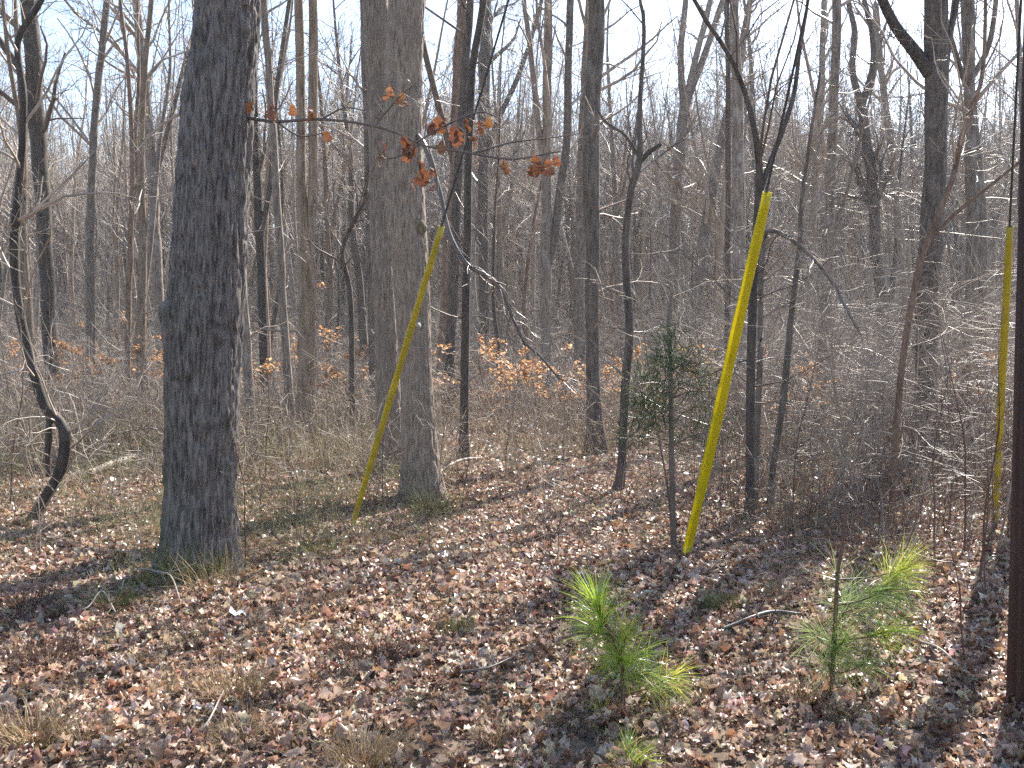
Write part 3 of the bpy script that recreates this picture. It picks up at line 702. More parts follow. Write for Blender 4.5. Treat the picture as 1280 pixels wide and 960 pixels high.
# ------------------------------------------------------------------ filler trees: prototypes copied
def proto_tree(seed, H, r0, mat, tmat, fork, rmin=0.004):
    rng = rngs(seed)
    n = 9
    p = np.zeros((n, 4)); d = np.array([rng.normal(0, 0.05), rng.normal(0, 0.05), 1.0])
    for k in range(1, n):
        d = nrm(d + rng.normal(0, 0.06, 3) * [1, 1, 0]); p[k, :3] = p[k - 1, :3] + d * H / (n - 1)
    p[:, 3] = r0 * (1 - 0.94 * (np.arange(n) / (n - 1.0)) ** 0.95)
    A = catmull(p, 30); A[:, 3] = np.maximum(A[:, 3], 0.008)
    axes = [(A[:, :3], A[:, 3])]
    root = thing('bare_tree', '', 'tree', (0, 0, 0), TREE_GROUP)
    P, R = axes[0]
    P = np.concatenate([[P[0] - [0, 0, 0.5]], P]); R = np.concatenate([[R[0]], R])
    obj('trunk', trunk_mesh(P, R, 9, 0.4, z0=0, seed=seed).mesh('trunk'), M[mat], root)
    for f in range(fork):
        t = rng.uniform(0.3, 0.55); s = int(t * 29); az = rng.uniform(0, 6.28)
        d = np.array([math.cos(az) * 0.3, math.sin(az) * 0.3, 1.0]); q = [[*A[s, :3], A[s, 3] * 0.7]]
        for k in range(1, 7):
            d = nrm(d + np.array([0, 0, 0.22]) + rng.normal(0, 0.1, 3)); q.append([*(np.array(q[-1][:3]) + d * H * (1 - t) * 0.9 / 6), A[s, 3] * 0.7 * (1 - k / 6.5)])
        Q = catmull(q, 20); Q[:, 3] = np.maximum(Q[:, 3], 0.008); axes.append((Q[:, :3], Q[:, 3]))
        obj('limb', trunk_mesh(Q[:, :3], Q[:, 3], 7, 0.15, seed=seed + 5).mesh('limb'), M[mat], root)
    mb = crown_mesh(rng, axes, H * rng.uniform(0.28, 0.45), 22, 120, 440, 480, rmin=rmin, L1=(0.14, 0.34), low=6)
    obj('crown', mb.mesh('crown'), M[tmat], root)
    return root

protos = [proto_tree(11, 16, 0.15, 'tree', 'twig', 1), proto_tree(12, 17, 0.19, 'darktree', 'darktwig', 0), proto_tree(13, 14, 0.1, 'tree', 'twig', 0, 0.0038),
          proto_tree(24, 15, 0.13, 'browntree', 'twig', 1), proto_tree(15, 12, 0.08, 'darktree', 'twig', 0, 0.0038), proto_tree(16, 18, 0.2, 'tree', 'twig', 1),
          proto_tree(17, 9, 0.05, 'tree', 'twig', 1, 0.0035), proto_tree(18, 13, 0.11, 'redtree', 'twig', 0, 0.0038)]
rng = rngs(21)
named_xy = [ground_hit(t[5][0][0][0], t[5][0][0][1])[:2] for t in TREES]
placed = [np.array(p) for p in named_xy] + [OB[:2], TB[:2]]
FILL_N = 215
spots = []
tries = 0
while len(spots) < FILL_N and tries < 20000:
    tries += 1
    d = 19 + 61 * rng.uniform() ** 0.62
    x = rng.uniform(-0.60, 0.60) * d
    p = np.array([x, d])
    md = 1.0 + d * 0.012
    if min(np.linalg.norm(p - q) for q in placed) < md: continue
    if d < 24 and -0.2 < x / d < 0.25 and rng.uniform() < 0.6: continue
    placed.append(p); spots.append(p)
spots.sort(key=lambda p: p[1])
TINT = ['grey', 'dark', 'slim grey', 'brown', 'thin dark', 'stout grey', 'small grey', 'reddish']
cnt = [0] * 8
SHORT = ['dark straight left tree', 'slim pale left tree', 'grey tree beside the oak', 'thin sapling left of the oak', 'slim tree behind the oak', 'forked tree beside the oak', 'slender grey tree', 'brown double stemmed tree', 'crooked thin sapling',
         'slim tree behind the twins', 'reddish leaning tree', 'hidden dark stem', 'dark slender tree', 'straight dark tree', 'split grey tree', 'stout middle tree', 'straight grey tree', 'dark Y forked sapling', 'fan limbed tree', 'leaning grey tree',
         'tall straight tree', 'thin dark stem', 'slim dark tree', 'crooked right sapling', 'distant slim tree', 'straight slim tree', 'crooked Y tree', 'slim bowed tree', 'dark limbed tree', 'grey tree right of it', 'tree behind the pole', 'long bending sapling']
named_u = [(t[5][0][0][0] - 640) / F for t in TREES] + [(247 - 640) / F, (515 - 640) / F]
SHORT += ['big oak', 'twin trunks']
seen = {}
for s, p in enumerate(spots):
    k = int(rng.choice(8, p=[.16, .1, .18, .12, .14, .06, .16, .08]))
    far = p[1] > 45
    lab = '%s bare tree %s' % (TINT[k], 'on the leaf covered slope far back in the wood' if far else 'standing in the crowded middle distance of the wood')
    sc_ = rng.uniform(0.8, 1.15)
    if not far:
        uu = p[0] / p[1]; jn = int(np.argmin([abs(uu - v) for v in named_u]))
        base_lab = '%s bare tree in the middle distance just %s of the %s' % (TINT[k], 'right' if uu > named_u[jn] else 'left', SHORT[jn])
        seen[base_lab] = seen.get(base_lab, 0) + 1
        lab = base_lab.replace('in the middle distance ', '') if seen[base_lab] == 1 else base_lab.replace('in the middle distance', 'farther back')
    g = ground(*p)
    if cnt[k] == 0:
        o = protos[k]; o.location = g; o.rotation_euler = (0, 0, rng.uniform(0, 6.28)); o.scale = (sc_,) * 3
        o['label'] = lab; o['group'] = '%s trees %s' % (TINT[k], 'far back' if far else 'in the middle distance')
    else:
        copy_tree(protos[k], g, rng.uniform(0, 6.28), sc_, lab, '%s trees %s' % (TINT[k], 'far back' if far else 'in the middle distance'))
    cnt[k] += 1

# ------------------------------------------------------------------ far wood: one mass
def far_tree(rng, H, r0):
    n = 8
    P = np.zeros((n, 3)); d = np.array([rng.normal(0, 0.06), rng.normal(0, 0.06), 1.0])
    for k in range(1, n):
        d = nrm(d + rng.normal(0, 0.05, 3) * [1, 1, 0]); P[k] = P[k - 1] + d * H / (n - 1)
    R = r0 * (1 - 0.9 * np.arange(n) / (n - 1.0))
    mb = MB(); mb.add(*tubes(P[None], R[None], 5)[:2])
    a = spawn(rng, P[None], R[None], 14, 0.3, 1, 0.4, 1.0, 0.15, 0.38, 0.5, 5, 0.08, 0.15, 0.025, 0.016); mb.add(*tubes(*a, 3)[:2])
    b = spawn(rng, *a, 60, 0.15, 1, 0.4, 1.0, 0.3, 0.6, 0.6, 4, 0.05, 0.2, 0.016, 0.012); mb.add(*tubes(*b, 3)[:2])
    c = spawn(rng, *b, 120, 0.1, 1, 0.4, 1.0, 0.35, 0.7, 0.6, 2, 0.05, 0.2, 0.012, 0.008); mb.add(*tubes(*c, 3)[:2])
    return np.concatenate(mb.v), np.concatenate(mb.q)
def instancer(name, protos_, pos, rot, scl, pick_, label, cat):
    """one object of kind stuff whose points carry copies of a few meshes (geometry nodes)"""
    col_ = bpy.data.collections.new(name + '_kinds')
    for k, me in enumerate(protos_): col_.objects.link(bpy.data.objects.new('%s_%02d' % (name, k), me))
    me = bpy.data.meshes.new(name); me.vertices.add(len(pos)); me.vertices.foreach_set('co', np.asarray(pos, np.float32).ravel())
    for an, ty, val in (('turn', 'FLOAT', rot), ('size', 'FLOAT', scl), ('pick', 'INT', pick_)):
        at = me.attributes.new(an, ty, 'POINT'); at.data.foreach_set('value', np.asarray(val, np.int32 if ty == 'INT' else np.float32))
    o = obj(name, me, None, kind='stuff'); o['label'] = label; o['category'] = cat
    ng = bpy.data.node_groups.new(name, 'GeometryNodeTree')
    ng.interface.new_socket('Geometry', in_out='INPUT', socket_type='NodeSocketGeometry'); ng.interface.new_socket('Geometry', in_out='OUTPUT', socket_type='NodeSocketGeometry')
    N = ng.nodes.new; L = ng.links.new
    gi = N('NodeGroupInput'); go = N('NodeGroupOutput'); ip = N('GeometryNodeInstanceOnPoints'); ci = N('GeometryNodeCollectionInfo')
    ci.inputs['Collection'].default_value = col_; ci.inputs['Separate Children'].default_value = True; ci.inputs['Reset Children'].default_value = True
    ip.inputs['Pick Instance'].default_value = True
    def attr(nm, ty):
        a = N('GeometryNodeInputNamedAttribute'); a.data_type = ty; a.inputs['Name'].default_value = nm; return a.outputs['Attribute']
    cx = N('ShaderNodeCombineXYZ'); L(attr('turn', 'FLOAT'), cx.inputs['Z']); L(cx.outputs[0], ip.inputs['Rotation'])
    cs = N('ShaderNodeCombineXYZ'); sz = attr('size', 'FLOAT')
    for ax in 'XYZ': L(sz, cs.inputs[ax])
    L(cs.outputs[0], ip.inputs['Scale']); L(attr('pick', 'INT'), ip.inputs['Instance Index'])
    L(gi.outputs[0], ip.inputs['Points']); L(ci.outputs[0], ip.inputs['Instance']); L(ip.outputs[0], go.inputs[0])
    md = o.modifiers.new('scatter', 'NODES'); md.node_group = ng
    return o
rng = rngs(31)
fps = []
for k in range(7):
    v_, q_ = far_tree(rng, rng.uniform(12, 19), rng.uniform(0.08, 0.2)); m = MB(); m.add(v_, q_); me = m.mesh('far_tree'); me.materials.append(M['twig' if k % 3 else 'darktwig']); fps.append(me)
nf = 2200
d = 52 + 118 * rng.uniform(size=nf) ** 0.75; x = rng.uniform(-0.62, 0.62, nf) * d
instancer('far_wood', fps, np.stack([x, d, height(x, d) - 0.2], 1), rng.uniform(0, 6.28, nf), rng.uniform(0.75, 1.15, nf), rng.integers(0, 7, nf), 'distant mass of bare trees closing the view along the slope', 'woodland')
# brush clumps under the far trees
bps = []
for k in range(6):
    n = 7; S = 5; st = np.empty((n, S, 3)); st[:, 0] = rng.normal(0, 0.5, (n, 3)) * [1, 1, 0]; dd = nrm(np.stack([rng.normal(0, 0.3, n), rng.normal(0, 0.3, n), np.ones(n)], 1)); Hs = rng.uniform(1.2, 4.5, n)
    for s in range(1, S): dd = nrm(dd + rng.normal(0, 0.12, (n, 3))); st[:, s] = st[:, s - 1] + dd * (Hs / (S - 1))[:, None]
    rs = np.full((n, 1), 0.014) * np.linspace(1.3, 0.5, S)[None]
    m = MB(); m.add(*tubes(st, rs, 3)[:2]); a = spawn(rng, st, rs, 55, 0.15, 1, 0.5, 1.4, 0.2, 0.55, 0.8, 4, 0.0, 0.2, 0.008, 0.006); m.add(*tubes(*a, 3)[:2])
    b = spawn(rng, *a, 130, 0.15, 1, 0.4, 1.2, 0.3, 0.8, 0.85, 3, 0.0, 0.25, 0.007, 0.005); m.add(*tubes(*b, 3)[:2])
    me = m.mesh('brush_clump'); me.materials.append(M['twig']); bps.append(me)
nf = 3600
d = 26 + 140 * rng.uniform(size=nf) ** 0.85; x = rng.uniform(-0.62, 0.62, nf) * d
instancer('far_brush', bps, np.stack([x, d, height(x, d) - 0.1], 1), rng.uniform(0, 6.28, nf), rng.uniform(0.55, 1.2, nf) * np.clip(d / 55, 0.5, 1.0), rng.integers(0, 6, nf), 'grey haze of bare brush filling the wood behind the nearer trees', 'brush')

# ------------------------------------------------------------------ thicket of brush in the middle distance
rng = rngs(41)
mb = MB()
n = 1500
d = 10 + 28 * rng.uniform(size=n) ** 1.2
u = np.where(rng.uniform(size=n) < 0.35, rng.uniform(0.2, 0.58, n), rng.uniform(-0.58, 0.58, n))
keep = (d > 15) | (u > 0.12) | (u < -0.4)
d, u = d[keep], u[keep]; n = len(d)
x = u * d; P0 = np.stack([x, d, height(x, d) - 0.03], 1)
Hs = rng.uniform(0.7, 2.6, n) * (0.8 + 0.5 * (u > 0.1))
S = 6
st = np.empty((n, S, 3)); st[:, 0] = P0; dd = nrm(np.stack([rng.normal(0, 0.25, n), rng.normal(0, 0.25, n), np.ones(n)], 1))
for s in range(1, S):
    dd = nrm(dd + rng.normal(0, 0.12, (n, 3))); st[:, s] = st[:, s - 1] + dd * (Hs / (S - 1))[:, None]
rs = np.maximum(0.004, d * 0.00022)[:, None] * np.linspace(1.4, 0.6, S)[None]
mb.add(*tubes(st, rs, 3)[:2])
a = spawn(rng, st, rs, n * 5, 0.2, 1, 0.5, 1.4, 0.25, 0.7, 0.8, 5, 0.0, 0.22, 0.0028, 0.002); mb.add(*tubes(*a, 3)[:2])
b = spawn(rng, *a, n * 9, 0.2, 1, 0.4, 1.1, 0.3, 0.8, 0.85, 3, 0.0, 0.25, 0.0024, 0.0018); mb.add(*tubes(*b, 3)[:2])
th = obj('thicket', mb.mesh('thicket'), M['twig'], kind='stuff')
th['label'] = 'tangled thicket of thin bare twigs between the trees'; th['category'] = 'brush'

# ------------------------------------------------------------------ saplings and seedling stems
def sapling_proto(seed, H, r0, mat, ntw, lean=0.1, droop=0.0):
    rng = rngs(seed); n = 7
    P = np.zeros((n, 3)); P[0, 2] = -0.06; d = nrm(np.array([rng.normal(0, lean), rng.normal(0, lean), 1.0]))
    for k in range(1, n):
        d = nrm(d + rng.normal(0, 0.09, 3)); P[k] = P[k - 1] + d * (H + 0.06) / (n - 1)
    A = catmull(np.c_[P, r0 * np.linspace(1, 0.25, n)], 18)
    root = thing('sapling', '', 'sapling', (0, 0, 0), 'thin bare saplings')
    m = MB(); m.add(*tubes(A[None, :, :3], A[None, :, 3], 6)[:2]); obj('stem', m.mesh('stem'), M[mat], root)
    a = spawn(rng, A[None, :, :3], A[None, :, 3], ntw, 0.22, 1, 0.5, 1.25, 0.12, 0.38, 0.55, 6, droop, 0.16, 0.0022, 0.0014)
    b = spawn(rng, *a, ntw * 3, 0.2, 1, 0.4, 1.0, 0.25, 0.6, 0.75, 4, droop, 0.22, 0.0016, 0.0012)
    m = MB(); m.add(*tubes(*a, 4)[:2]); m.add(*tubes(*b, 3)[:2]); obj('branches', m.mesh('branches'), M['twig' if mat != 'redtwig' else 'redtwig'], root)
    return root
sap = [sapling_proto(51, 2.6, 0.013, 'darktwig', 22), sapling_proto(52, 1.7, 0.008, 'redtwig', 14), sapling_proto(53, 3.4, 0.017, 'twig', 30, 0.15), sapling_proto(54, 1.0, 0.005, 'redtwig', 8),
       sapling_proto(55, 0.7, 0.004, 'redtwig', 5), sapling_proto(56, 2.2, 0.01, 'twig', 26, 0.2, -0.03)]
SAP = [  # pixel of the base, prototype, scale, what it stands beside
 (306,720,1,0.75,'thin bare stem rising close to the right foot of the big oak'), (301,640,4,1.0,'short twig stem right of the big oak base'), (12,640,1,1.0,'thin bare stem at the left edge below the bent sapling'),
 (475,640,3,1.0,'small bare seedling at the foot of the twin trunks'), (632,590,0,0.6,'slender sapling in the leafy clearing left of the stout middle tree'), (650,545,2,0.7,'sapling in the clearing under the drooping branch'),
 (578,645,3,1.1,'small seedling right of the twin trunk base'), (840,695,0,0.75,'thin dark stem left of the tall yellow guard base'), (873,655,3,1.0,'small seedling just right of the tall yellow guard'),
 (990,660,1,1.0,'red brown stem in the litter right of the slim dark tree'), (1040,655,5,0.9,'twiggy sapling in the brush left of the long bending sapling'), (1075,640,2,0.8,'tall twiggy sapling left of the long bending sapling'),
 (1150,640,5,1.0,'drooping twiggy sapling in front of the dark limbed tree'), (1185,665,0,0.8,'sapling right of the dark limbed tree'), (1205,700,1,1.1,'red brown stem left of the third yellow guard'),
 (1222,740,1,1.0,'thin red brown stem nearest the dark pole'), (1235,760,3,1.3,'short red brown stem at the foot of the dark pole'), (1170,720,1,0.9,'red brown stem behind the right pine seedling'),
 (1100,690,3,1.2,'small stem behind the left side of the right pine seedling'), (1010,690,3,1.0,'small seedling in the sunlit litter left of the right pine'), (935,690,4,1.1,'short twig stem below the slim dark tree'),
 (1245,700,2,0.6,'twiggy sapling crossing the dark pole'), (1130,600,5,1.1,'twiggy sapling with pale arching twigs in the right brush'), (1060,590,2,0.9,'sapling in the brush behind the arching lit branch'),
 (985,590,0,0.9,'dark sapling behind the crooked right sapling'), (400,600,3,1.2,'seedling between the big oak and the yellow slanting guard'), (330,610,1,1.0,'thin stem between the big oak and the slender grey tree'),
 (100,560,0,0.9,'sapling in the olive undergrowth right of the bent sapling'), (140,540,2,0.7,'pale sapling in the olive undergrowth left of the oak'), (20,560,0,1.0,'dark sapling at the far left edge'),
 (700,610,3,1.0,'small seedling in the leaf litter left of the stout middle tree'), (1190,590,2,1.0,'pale twiggy sapling between the dark limbed tree and its right neighbour'), (1240,620,5,1.1,'twiggy sapling beside the third yellow guard'),
 (885,600,1,1.1,'thin stem in the cedar thicket'), (820,640,3,1.2,'small seedling below the cedar'), (540,700,4,1.0,'tiny twig stem in the open litter below the twin trunks'), (720,690,4,0.9,'tiny twig stem in the middle of the open litter'),
 (380,760,4,0.8,'tiny twig stem in the litter right of the oak shadow'), (1210,840,4,1.2,'tiny stem in the shade before the dark pole'), (130,720,4,1.0,'tiny stem in the oak shadow'),
]
used = [False] * len(sap)
rng = rngs(61)
for (px, py, k, s, lab) in SAP:
    p = ground_hit(px, py); rz = rng.uniform(0, 6.28)
    if not used[k]:
        o = sap[k]; used[k] = True
        o.location = p; o.rotation_euler = (0, 0, rz); o.scale = (s,) * 3; o['label'] = lab
    else:
        copy_tree(sap[k], p, rz, s, lab, 'thin bare saplings')

# arching lit limb near the tall guard, growing from a leaning sapling
AB = ground_hit(944, 640)
arch = thing('arching_sapling', 'sapling whose sunlit branch arches down to the right of the tall yellow guard', 'sapling', AB)
A0 = AB[1] - 0.05
q, r = limb_px([(944,645,A0,8),(946,560,A0,8),(950,450,A0,7.5),(951,360,A0,7),(954,300,A0,7),(965,288,A0-0.1,6),(990,300,A0-0.3,5.5),(1015,322,A0-0.4,5),(1040,352,A0-0.5,4.5),(1060,390,A0-0.6,4),(1077,420,A0-0.65,2.5)], 50)
m = MB(); m.add(*tubes(q[None], r[None], 7)[:2]); obj('stem', m.mesh('stem', AB), M['tree'], arch)
tw = spawn(rng, q[None], r[None], 50, 0.45, 1, 0.4, 1.2, 0.05, 0.2, 0.5, 6, -0.02, 0.18, 0.0024, 0.0016)
tw2 = spawn(rng, *tw, 170, 0.2, 1, 0.4, 1.0, 0.25, 0.6, 0.7, 4, -0.01, 0.22, 0.0018, 0.0013)
m = MB(); m.add(*tubes(*tw, 4)[:2]); m.add(*tubes(*tw2, 3)[:2]); obj('branches', m.mesh('branches', AB), M['twig'], arch)

# ------------------------------------------------------------------ beech saplings keeping their tan leaves
def beech(px, py, H, spread, nleaf, lab, seed, hue=0):
    rng = rngs(seed); g = ground_hit(px, py)
    root = thing('beech_sapling', lab, 'sapling', g, 'beech saplings with tan leaves')
    n = 8; P = np.zeros((n, 3)); P[0, 2] = -0.05; dvec = nrm(np.array([rng.normal(0, 0.1), rng.normal(0, 0.1), 1.0]))
    for k in range(1, n):
        dvec = nrm(dvec + rng.normal(0, 0.08, 3)); P[k] = P[k - 1] + dvec * H / (n - 1)
    R = np.linspace(0.018, 0.006, n)
    m = MB(); m.add(*tubes(P[None], R[None], 6)[:2]); obj('stem', m.mesh('stem'), M['tree'], root)
    a = spawn(rng, P[None], R[None], 13, 0.25, 1, 1.1, 1.5, spread * 0.5, spread, 0.5, 6, 0.02, 0.12, 0.005, 0.003, absL=True)
    b = spawn(rng, *a, 60, 0.2, 1, 0.5, 1.0, 0.25, 0.5, 0.7, 4, 0.0, 0.15, 0.003, 0.002)
    m = MB(); m.add(*tubes(*a, 4)[:2]); m.add(*tubes(*b, 3)[:2]); obj('branches', m.mesh('branches'), M['twig'], root)
    pi = rng.integers(0, len(b[0]), nleaf); si = rng.integers(1, 4, nleaf)
    pos = b[0][pi, si] + rng.normal(0, 0.035, (nleaf, 3)) * [1, 1, 0.7]
    V, q = flat_leaves(rng, pos, rng.uniform(0.06, 0.1, nleaf), tilt=0.4)
    base = np.array([[0.5, 0.27, 0.11], [0.56, 0.36, 0.2], [0.42, 0.2, 0.08], [0.5, 0.33, 0.2]])[rng.integers(0, 4, nleaf)] * rng.uniform(0.7, 1.15, (nleaf, 1))
    m = MB(); m.add(V, tris=q, col=np.repeat(base, 4, 0)); obj('foliage', m.mesh('foliage', smooth=False), M['beechleaf'], root, kind='stuff')
for k, b in enumerate([(188,512,2.2,1.7,620,'tan leaved beech sapling just left of the big oak'), (128,505,2.0,1.6,420,'tan leaved beech sapling in the clearing behind the bent sapling'), (95,515,1.6,1.1,200,'small tan leaved beech right of the dark straight left tree'),
                       (20,490,1.7,1.3,260,'tan leaved beech at the far left edge'), (405,520,2.9,1.0,300,'tan leaved beech right of the brown double stemmed tree'), (300,545,1.2,0.9,150,'low tan leaved beech right of the big oak'),
                       (612,520,1.6,1.3,420,'bright tan beech sapling under the drooping branch'), (660,535,0.9,1.4,420,'low spreading tan beech in front of the split grey tree'), (706,535,0.9,1.3,300,'low tan beech left of the stout middle tree'),
                       (800,520,1.5,1.2,260,'tan leaved beech behind the crooked dark sapling'), (430,540,1.0,1.2,200,'low tan beech left of the twin trunks'), (870,540,1.5,1.4,200,'tan leaved beech behind the cedar'),
                       (960,540,1.2,1.2,170,'tan leaved beech right of the tall yellow guard'), (1012,575,1.1,0.9,160,'tan leaved beech in the right brush'), (1228,570,1.0,0.8,150,'tan leaved beech left of the third yellow guard'),
                       (1185,470,2.2,1.0,120,'sparse tan beech right of the dark limbed tree'), (1085,480,2.0,1.6,160,'tan beech on the slope behind the crooked Y shaped tree'), (540,530,1.3,1.2,150,'tan beech right of the twin trunks')]):
    beech(b[0], b[1], max(b[2], 1.5), b[3], int(b[4] * 1.7), b[5], seed=300 + k)

# ------------------------------------------------------------------ young cedar
rng = rngs(71)
CB = ground_hit(842, 690)
ced = thing('cedar_sapling', 'young dark green cedar with ragged feathery foliage', 'tree', CB)
CY = CB[1]
q, r = limb_px([(843,692,CY,8),(841,637,CY,7),(839,540,CY,6.5),(838,447,CY,6),(836,400,CY,5),(840,365,CY,3)], 30)
m = MB(); m.add(*tubes(q[None], r[None], 7)[:2]); obj('trunk', m.mesh('trunk', CB), M['darktwig'], ced)
clumps = [(838,440,16,20,150),(846,458,16,14,120),(826,462,14,16,90),(815,495,14,22,200),(824,520,14,16,120),(800,515,14,20,110),(788,545,14,14,90),(862,480,18,14,70),(880,455,18,18,60),(888,490,18,18,70),(868,520,20,18,70),(850,545,20,16,60),(895,540,22,26,70),(845,410,8,14,30),(800,480,12,14,70)]
mb = MB(); bm_ = MB()
for (x, y, rx, ry, cnt_) in clumps:
    cnt_ = int(cnt_ * 0.75); rx *= 1.2; ry *= 1.1
    c = at_depth(x, y, CY + rng.uniform(-0.35, 0.35)); k_ = CY / F
    # a branch from the stem to the clump
    j = int(np.clip(np.searchsorted(q[:, 2], c[2] - 0.12), 1, 28)); s0 = q[j]
    bp_ = catmull(np.array([s0, (s0 + c) / 2 + [0, 0, 0.03], c]), 8)[None]
    bm_.add(*tubes(bp_, np.linspace(0.006, 0.003, 8)[None], 4)[:2])
    o = rng.normal(size=(cnt_, 3)) * [rx * k_ * 0.55, rx * k_ * 0.55, ry * k_ * 0.55] + c
    dv = nrm(nrm(o - c) * 0.9 + rng.normal(0, 0.5, (cnt_, 3)) + [0, 0, 0.35])
    S = 3; Pp = o[:, None] + dv[:, None] * (np.linspace(0, 1, S)[None, :, None] * rng.uniform(0.06, 0.14, (cnt_, 1, 1)))
    V, qq, _ = tubes(Pp, np.linspace(0.0035, 0.0015, S)[None] * np.ones((cnt_, 1)), 3)
    colr = np.where(rng.uniform(size=(cnt_, 1)) < (0.25 if x < 865 else 0.7), np.array([[0.22, 0.2, 0.09]]), np.array([[0.1, 0.145, 0.07]])) * rng.uniform(0.7, 1.3, (cnt_, 1))
    mb.add(V, qq, col=np.repeat(colr, 9, 0))
    # scale-leaf side shoots
    n2 = cnt_ * 3; ii = rng.integers(0, cnt_, n2); tt = rng.uniform(0, 1, n2)[:, None]
    b0 = Pp[ii, 0] * (1 - tt) + Pp[ii, -1] * tt; d2 = nrm(dv[ii] + rng.normal(0, 0.7, (n2, 3)))
    b1 = b0 + d2 * rng.uniform(0.02, 0.05, (n2, 1)); sd = nrm(np.cross(d2, rng.normal(size=(n2, 3)))) * 0.0028
    tri = np.stack([b0 - sd, b0 + sd, b1], 1).reshape(-1, 3)
    mb.add(tri, tris=np.arange(n2 * 3).reshape(-1, 3), col=np.repeat(colr[ii], 3, 0))
obj('branches', bm_.mesh('branches', CB), M['darktwig'], ced)
obj('foliage', mb.mesh('foliage', CB), M['cedar'], ced, kind='stuff')

# ------------------------------------------------------------------ pine seedlings
def needle_tuft(rng, base, axis, n, L, spread, w=0.00095, green=(0.2, 0.3, 0.05), back=0.12):
    axis = nrm(np.asarray(axis, float))
    S = 4
    tt = rng.uniform(0, 1, n)
    p0 = base - axis * back * tt[:, None]
    d = nrm(axis[None] + rng.normal(0, 1, (n, 3)) * (spread * (0.7 + 0.95 * tt))[:, None])
    P = np.empty((n, S, 3)); P[:, 0] = p0; LL = L * 1.2 * rng.uniform(0.65, 1.15, n)
    for s in range(1, S):
        d = nrm(d + np.array([0, 0, -0.07]) * s + rng.normal(0, 0.03, (n, 3))); P[:, s] = P[:, s - 1] + d * (LL / (S - 1))[:, None]
    sd = nrm(np.cross(d, rng.normal(size=(n, 3))))[:, None] * (w * np.array([1, 1, 0.85, 0.15]))[None, :, None]
    V = np.stack([P - sd, P + sd], 2).reshape(n, S * 2, 3)
    f = np.array([[2 * s, 2 * s + 1, 2 * s + 3, 2 * s + 2] for s in range(S - 1)])
    q = (np.arange(n)[:, None, None] * S * 2 + f[None]).reshape(-1, 4)
    c = np.array(green)[None] * rng.uniform(0.7, 1.3, (n, 1)) * np.where(rng.uniform(size=(n, 1)) < 0.12, np.array([[1.5, 1.15, 1.0]]), 1.0)
    mb = MB(); mb.add(V.reshape(-1, 3), q, col=np.repeat(c, S * 2, 0)); return mb
def pine(name, label, bpx, stem_px, tufts, seed):
    rng = rngs(seed); g = ground_hit(*bpx); root = thing(name, label, 'pine seedling', g, 'pine seedlings in the leaf litter'); Y = g[1]
    q, r = limb_px([(x, y, Y, w) for x, y, w in stem_px], 24)
    q[0, 2] -= 0.03
    m = MB(); m.add(*tubes(q[None], r[None], 8)[:2]); obj('stem', m.mesh('stem', g), M['redtwig'], root)
    for (x, y, dy, ax, n, L, sp_, gr) in tufts:
        c = at_depth(x, y, Y + dy)
        j = int(np.argmin(np.linalg.norm(q - (c - [0, 0, 0.06]), axis=1))); s0 = q[j]
        br = catmull(np.array([s0, (s0 + c) / 2 + [0, 0, -0.012], c]), 8)[None]
        m = needle_tuft(rng, c, ax, int(n * 1.2), L * 1.08, sp_ * 1.15, green=gr)
        t = obj('needle_tuft', m.mesh('needle_tuft', g), M['needle'], root)
        m = MB(); m.add(*tubes(br, np.linspace(0.004, 0.0028, 8)[None], 5)[:2]); obj('twig', m.mesh('twig', g), M['redtwig'], t)
G1 = (0.26, 0.36, 0.045); G2 = (0.16, 0.23, 0.06); G3 = (0.32, 0.36, 0.06); G4 = (0.2, 0.26, 0.11)
pine('pine_seedling', 'bright green pine seedling with a crooked stem in the centre foreground', (779, 903),
     [(779,905,7),(778,850,6),(777,830,6),(768,800,5),(755,775,5),(748,755,4)],
     [(748,757,0,(-0.1,0.1,1),190,0.17,0.5,G1),(752,790,0.04,(-0.7,-0.2,0.25),150,0.17,0.55,G2),(783,795,0.02,(0.25,0,0.9),120,0.13,0.6,G3),(770,820,-0.05,(-0.5,-0.4,0.35),150,0.16,0.65,G1),(800,815,0.1,(0.7,0.1,0.4),90,0.15,0.6,G2),
      (842,845,0.05,(0.9,0,0.5),110,0.13,0.6,G3),(812,840,-0.08,(0.7,-0.3,0.3),120,0.15,0.7,G2),(748,890,0.05,(-0.6,0.1,0.5),60,0.1,0.6,G3)], 81)
pine('pine_seedling', 'taller loose green pine seedling left of the dark pole', (1040, 880),
     [(1039,884,7),(1041,830,6),(1044,780,6),(1047,720,5),(1053,680,5),(1057,640,4)],
     [(1128,712,0.05,(0.75,0.1,0.65),190,0.17,0.5,G3),(1108,738,0.0,(0.8,-0.1,0.1),150,0.19,0.5,G2),(1090,748,0.1,(0.7,0.1,0.1),110,0.17,0.6,G4),(1115,788,-0.05,(0.8,-0.1,0.2),120,0.14,0.55,G1),(1055,800,-0.1,(0.3,-0.3,0.6),150,0.15,0.7,G2),
      (1062,755,0.08,(0.3,0.2,0.3),130,0.17,0.8,G4),(1045,715,0,(-0.2,0.1,0.6),40,0.14,0.9,G4),(1015,790,0.05,(-0.7,0,0.3),90,0.15,0.7,G4),(1035,830,-0.06,(-0.2,-0.4,0.2),90,0.14,0.8,G4),(1080,830,-0.1,(0.6,-0.3,0.1),100,0.15,0.7,G2)], 82)
pine('pine_seedling', 'smallest green pine tuft low at the bottom edge of the picture', (786, 972), [(786,975,5),(786,955,4),(787,938,3)],
     [(786,932,0,(0.0,-0.1,1),130,0.1,0.85,G2),(800,948,-0.03,(0.5,-0.2,0.6),90,0.1,0.8,G3)], 83)

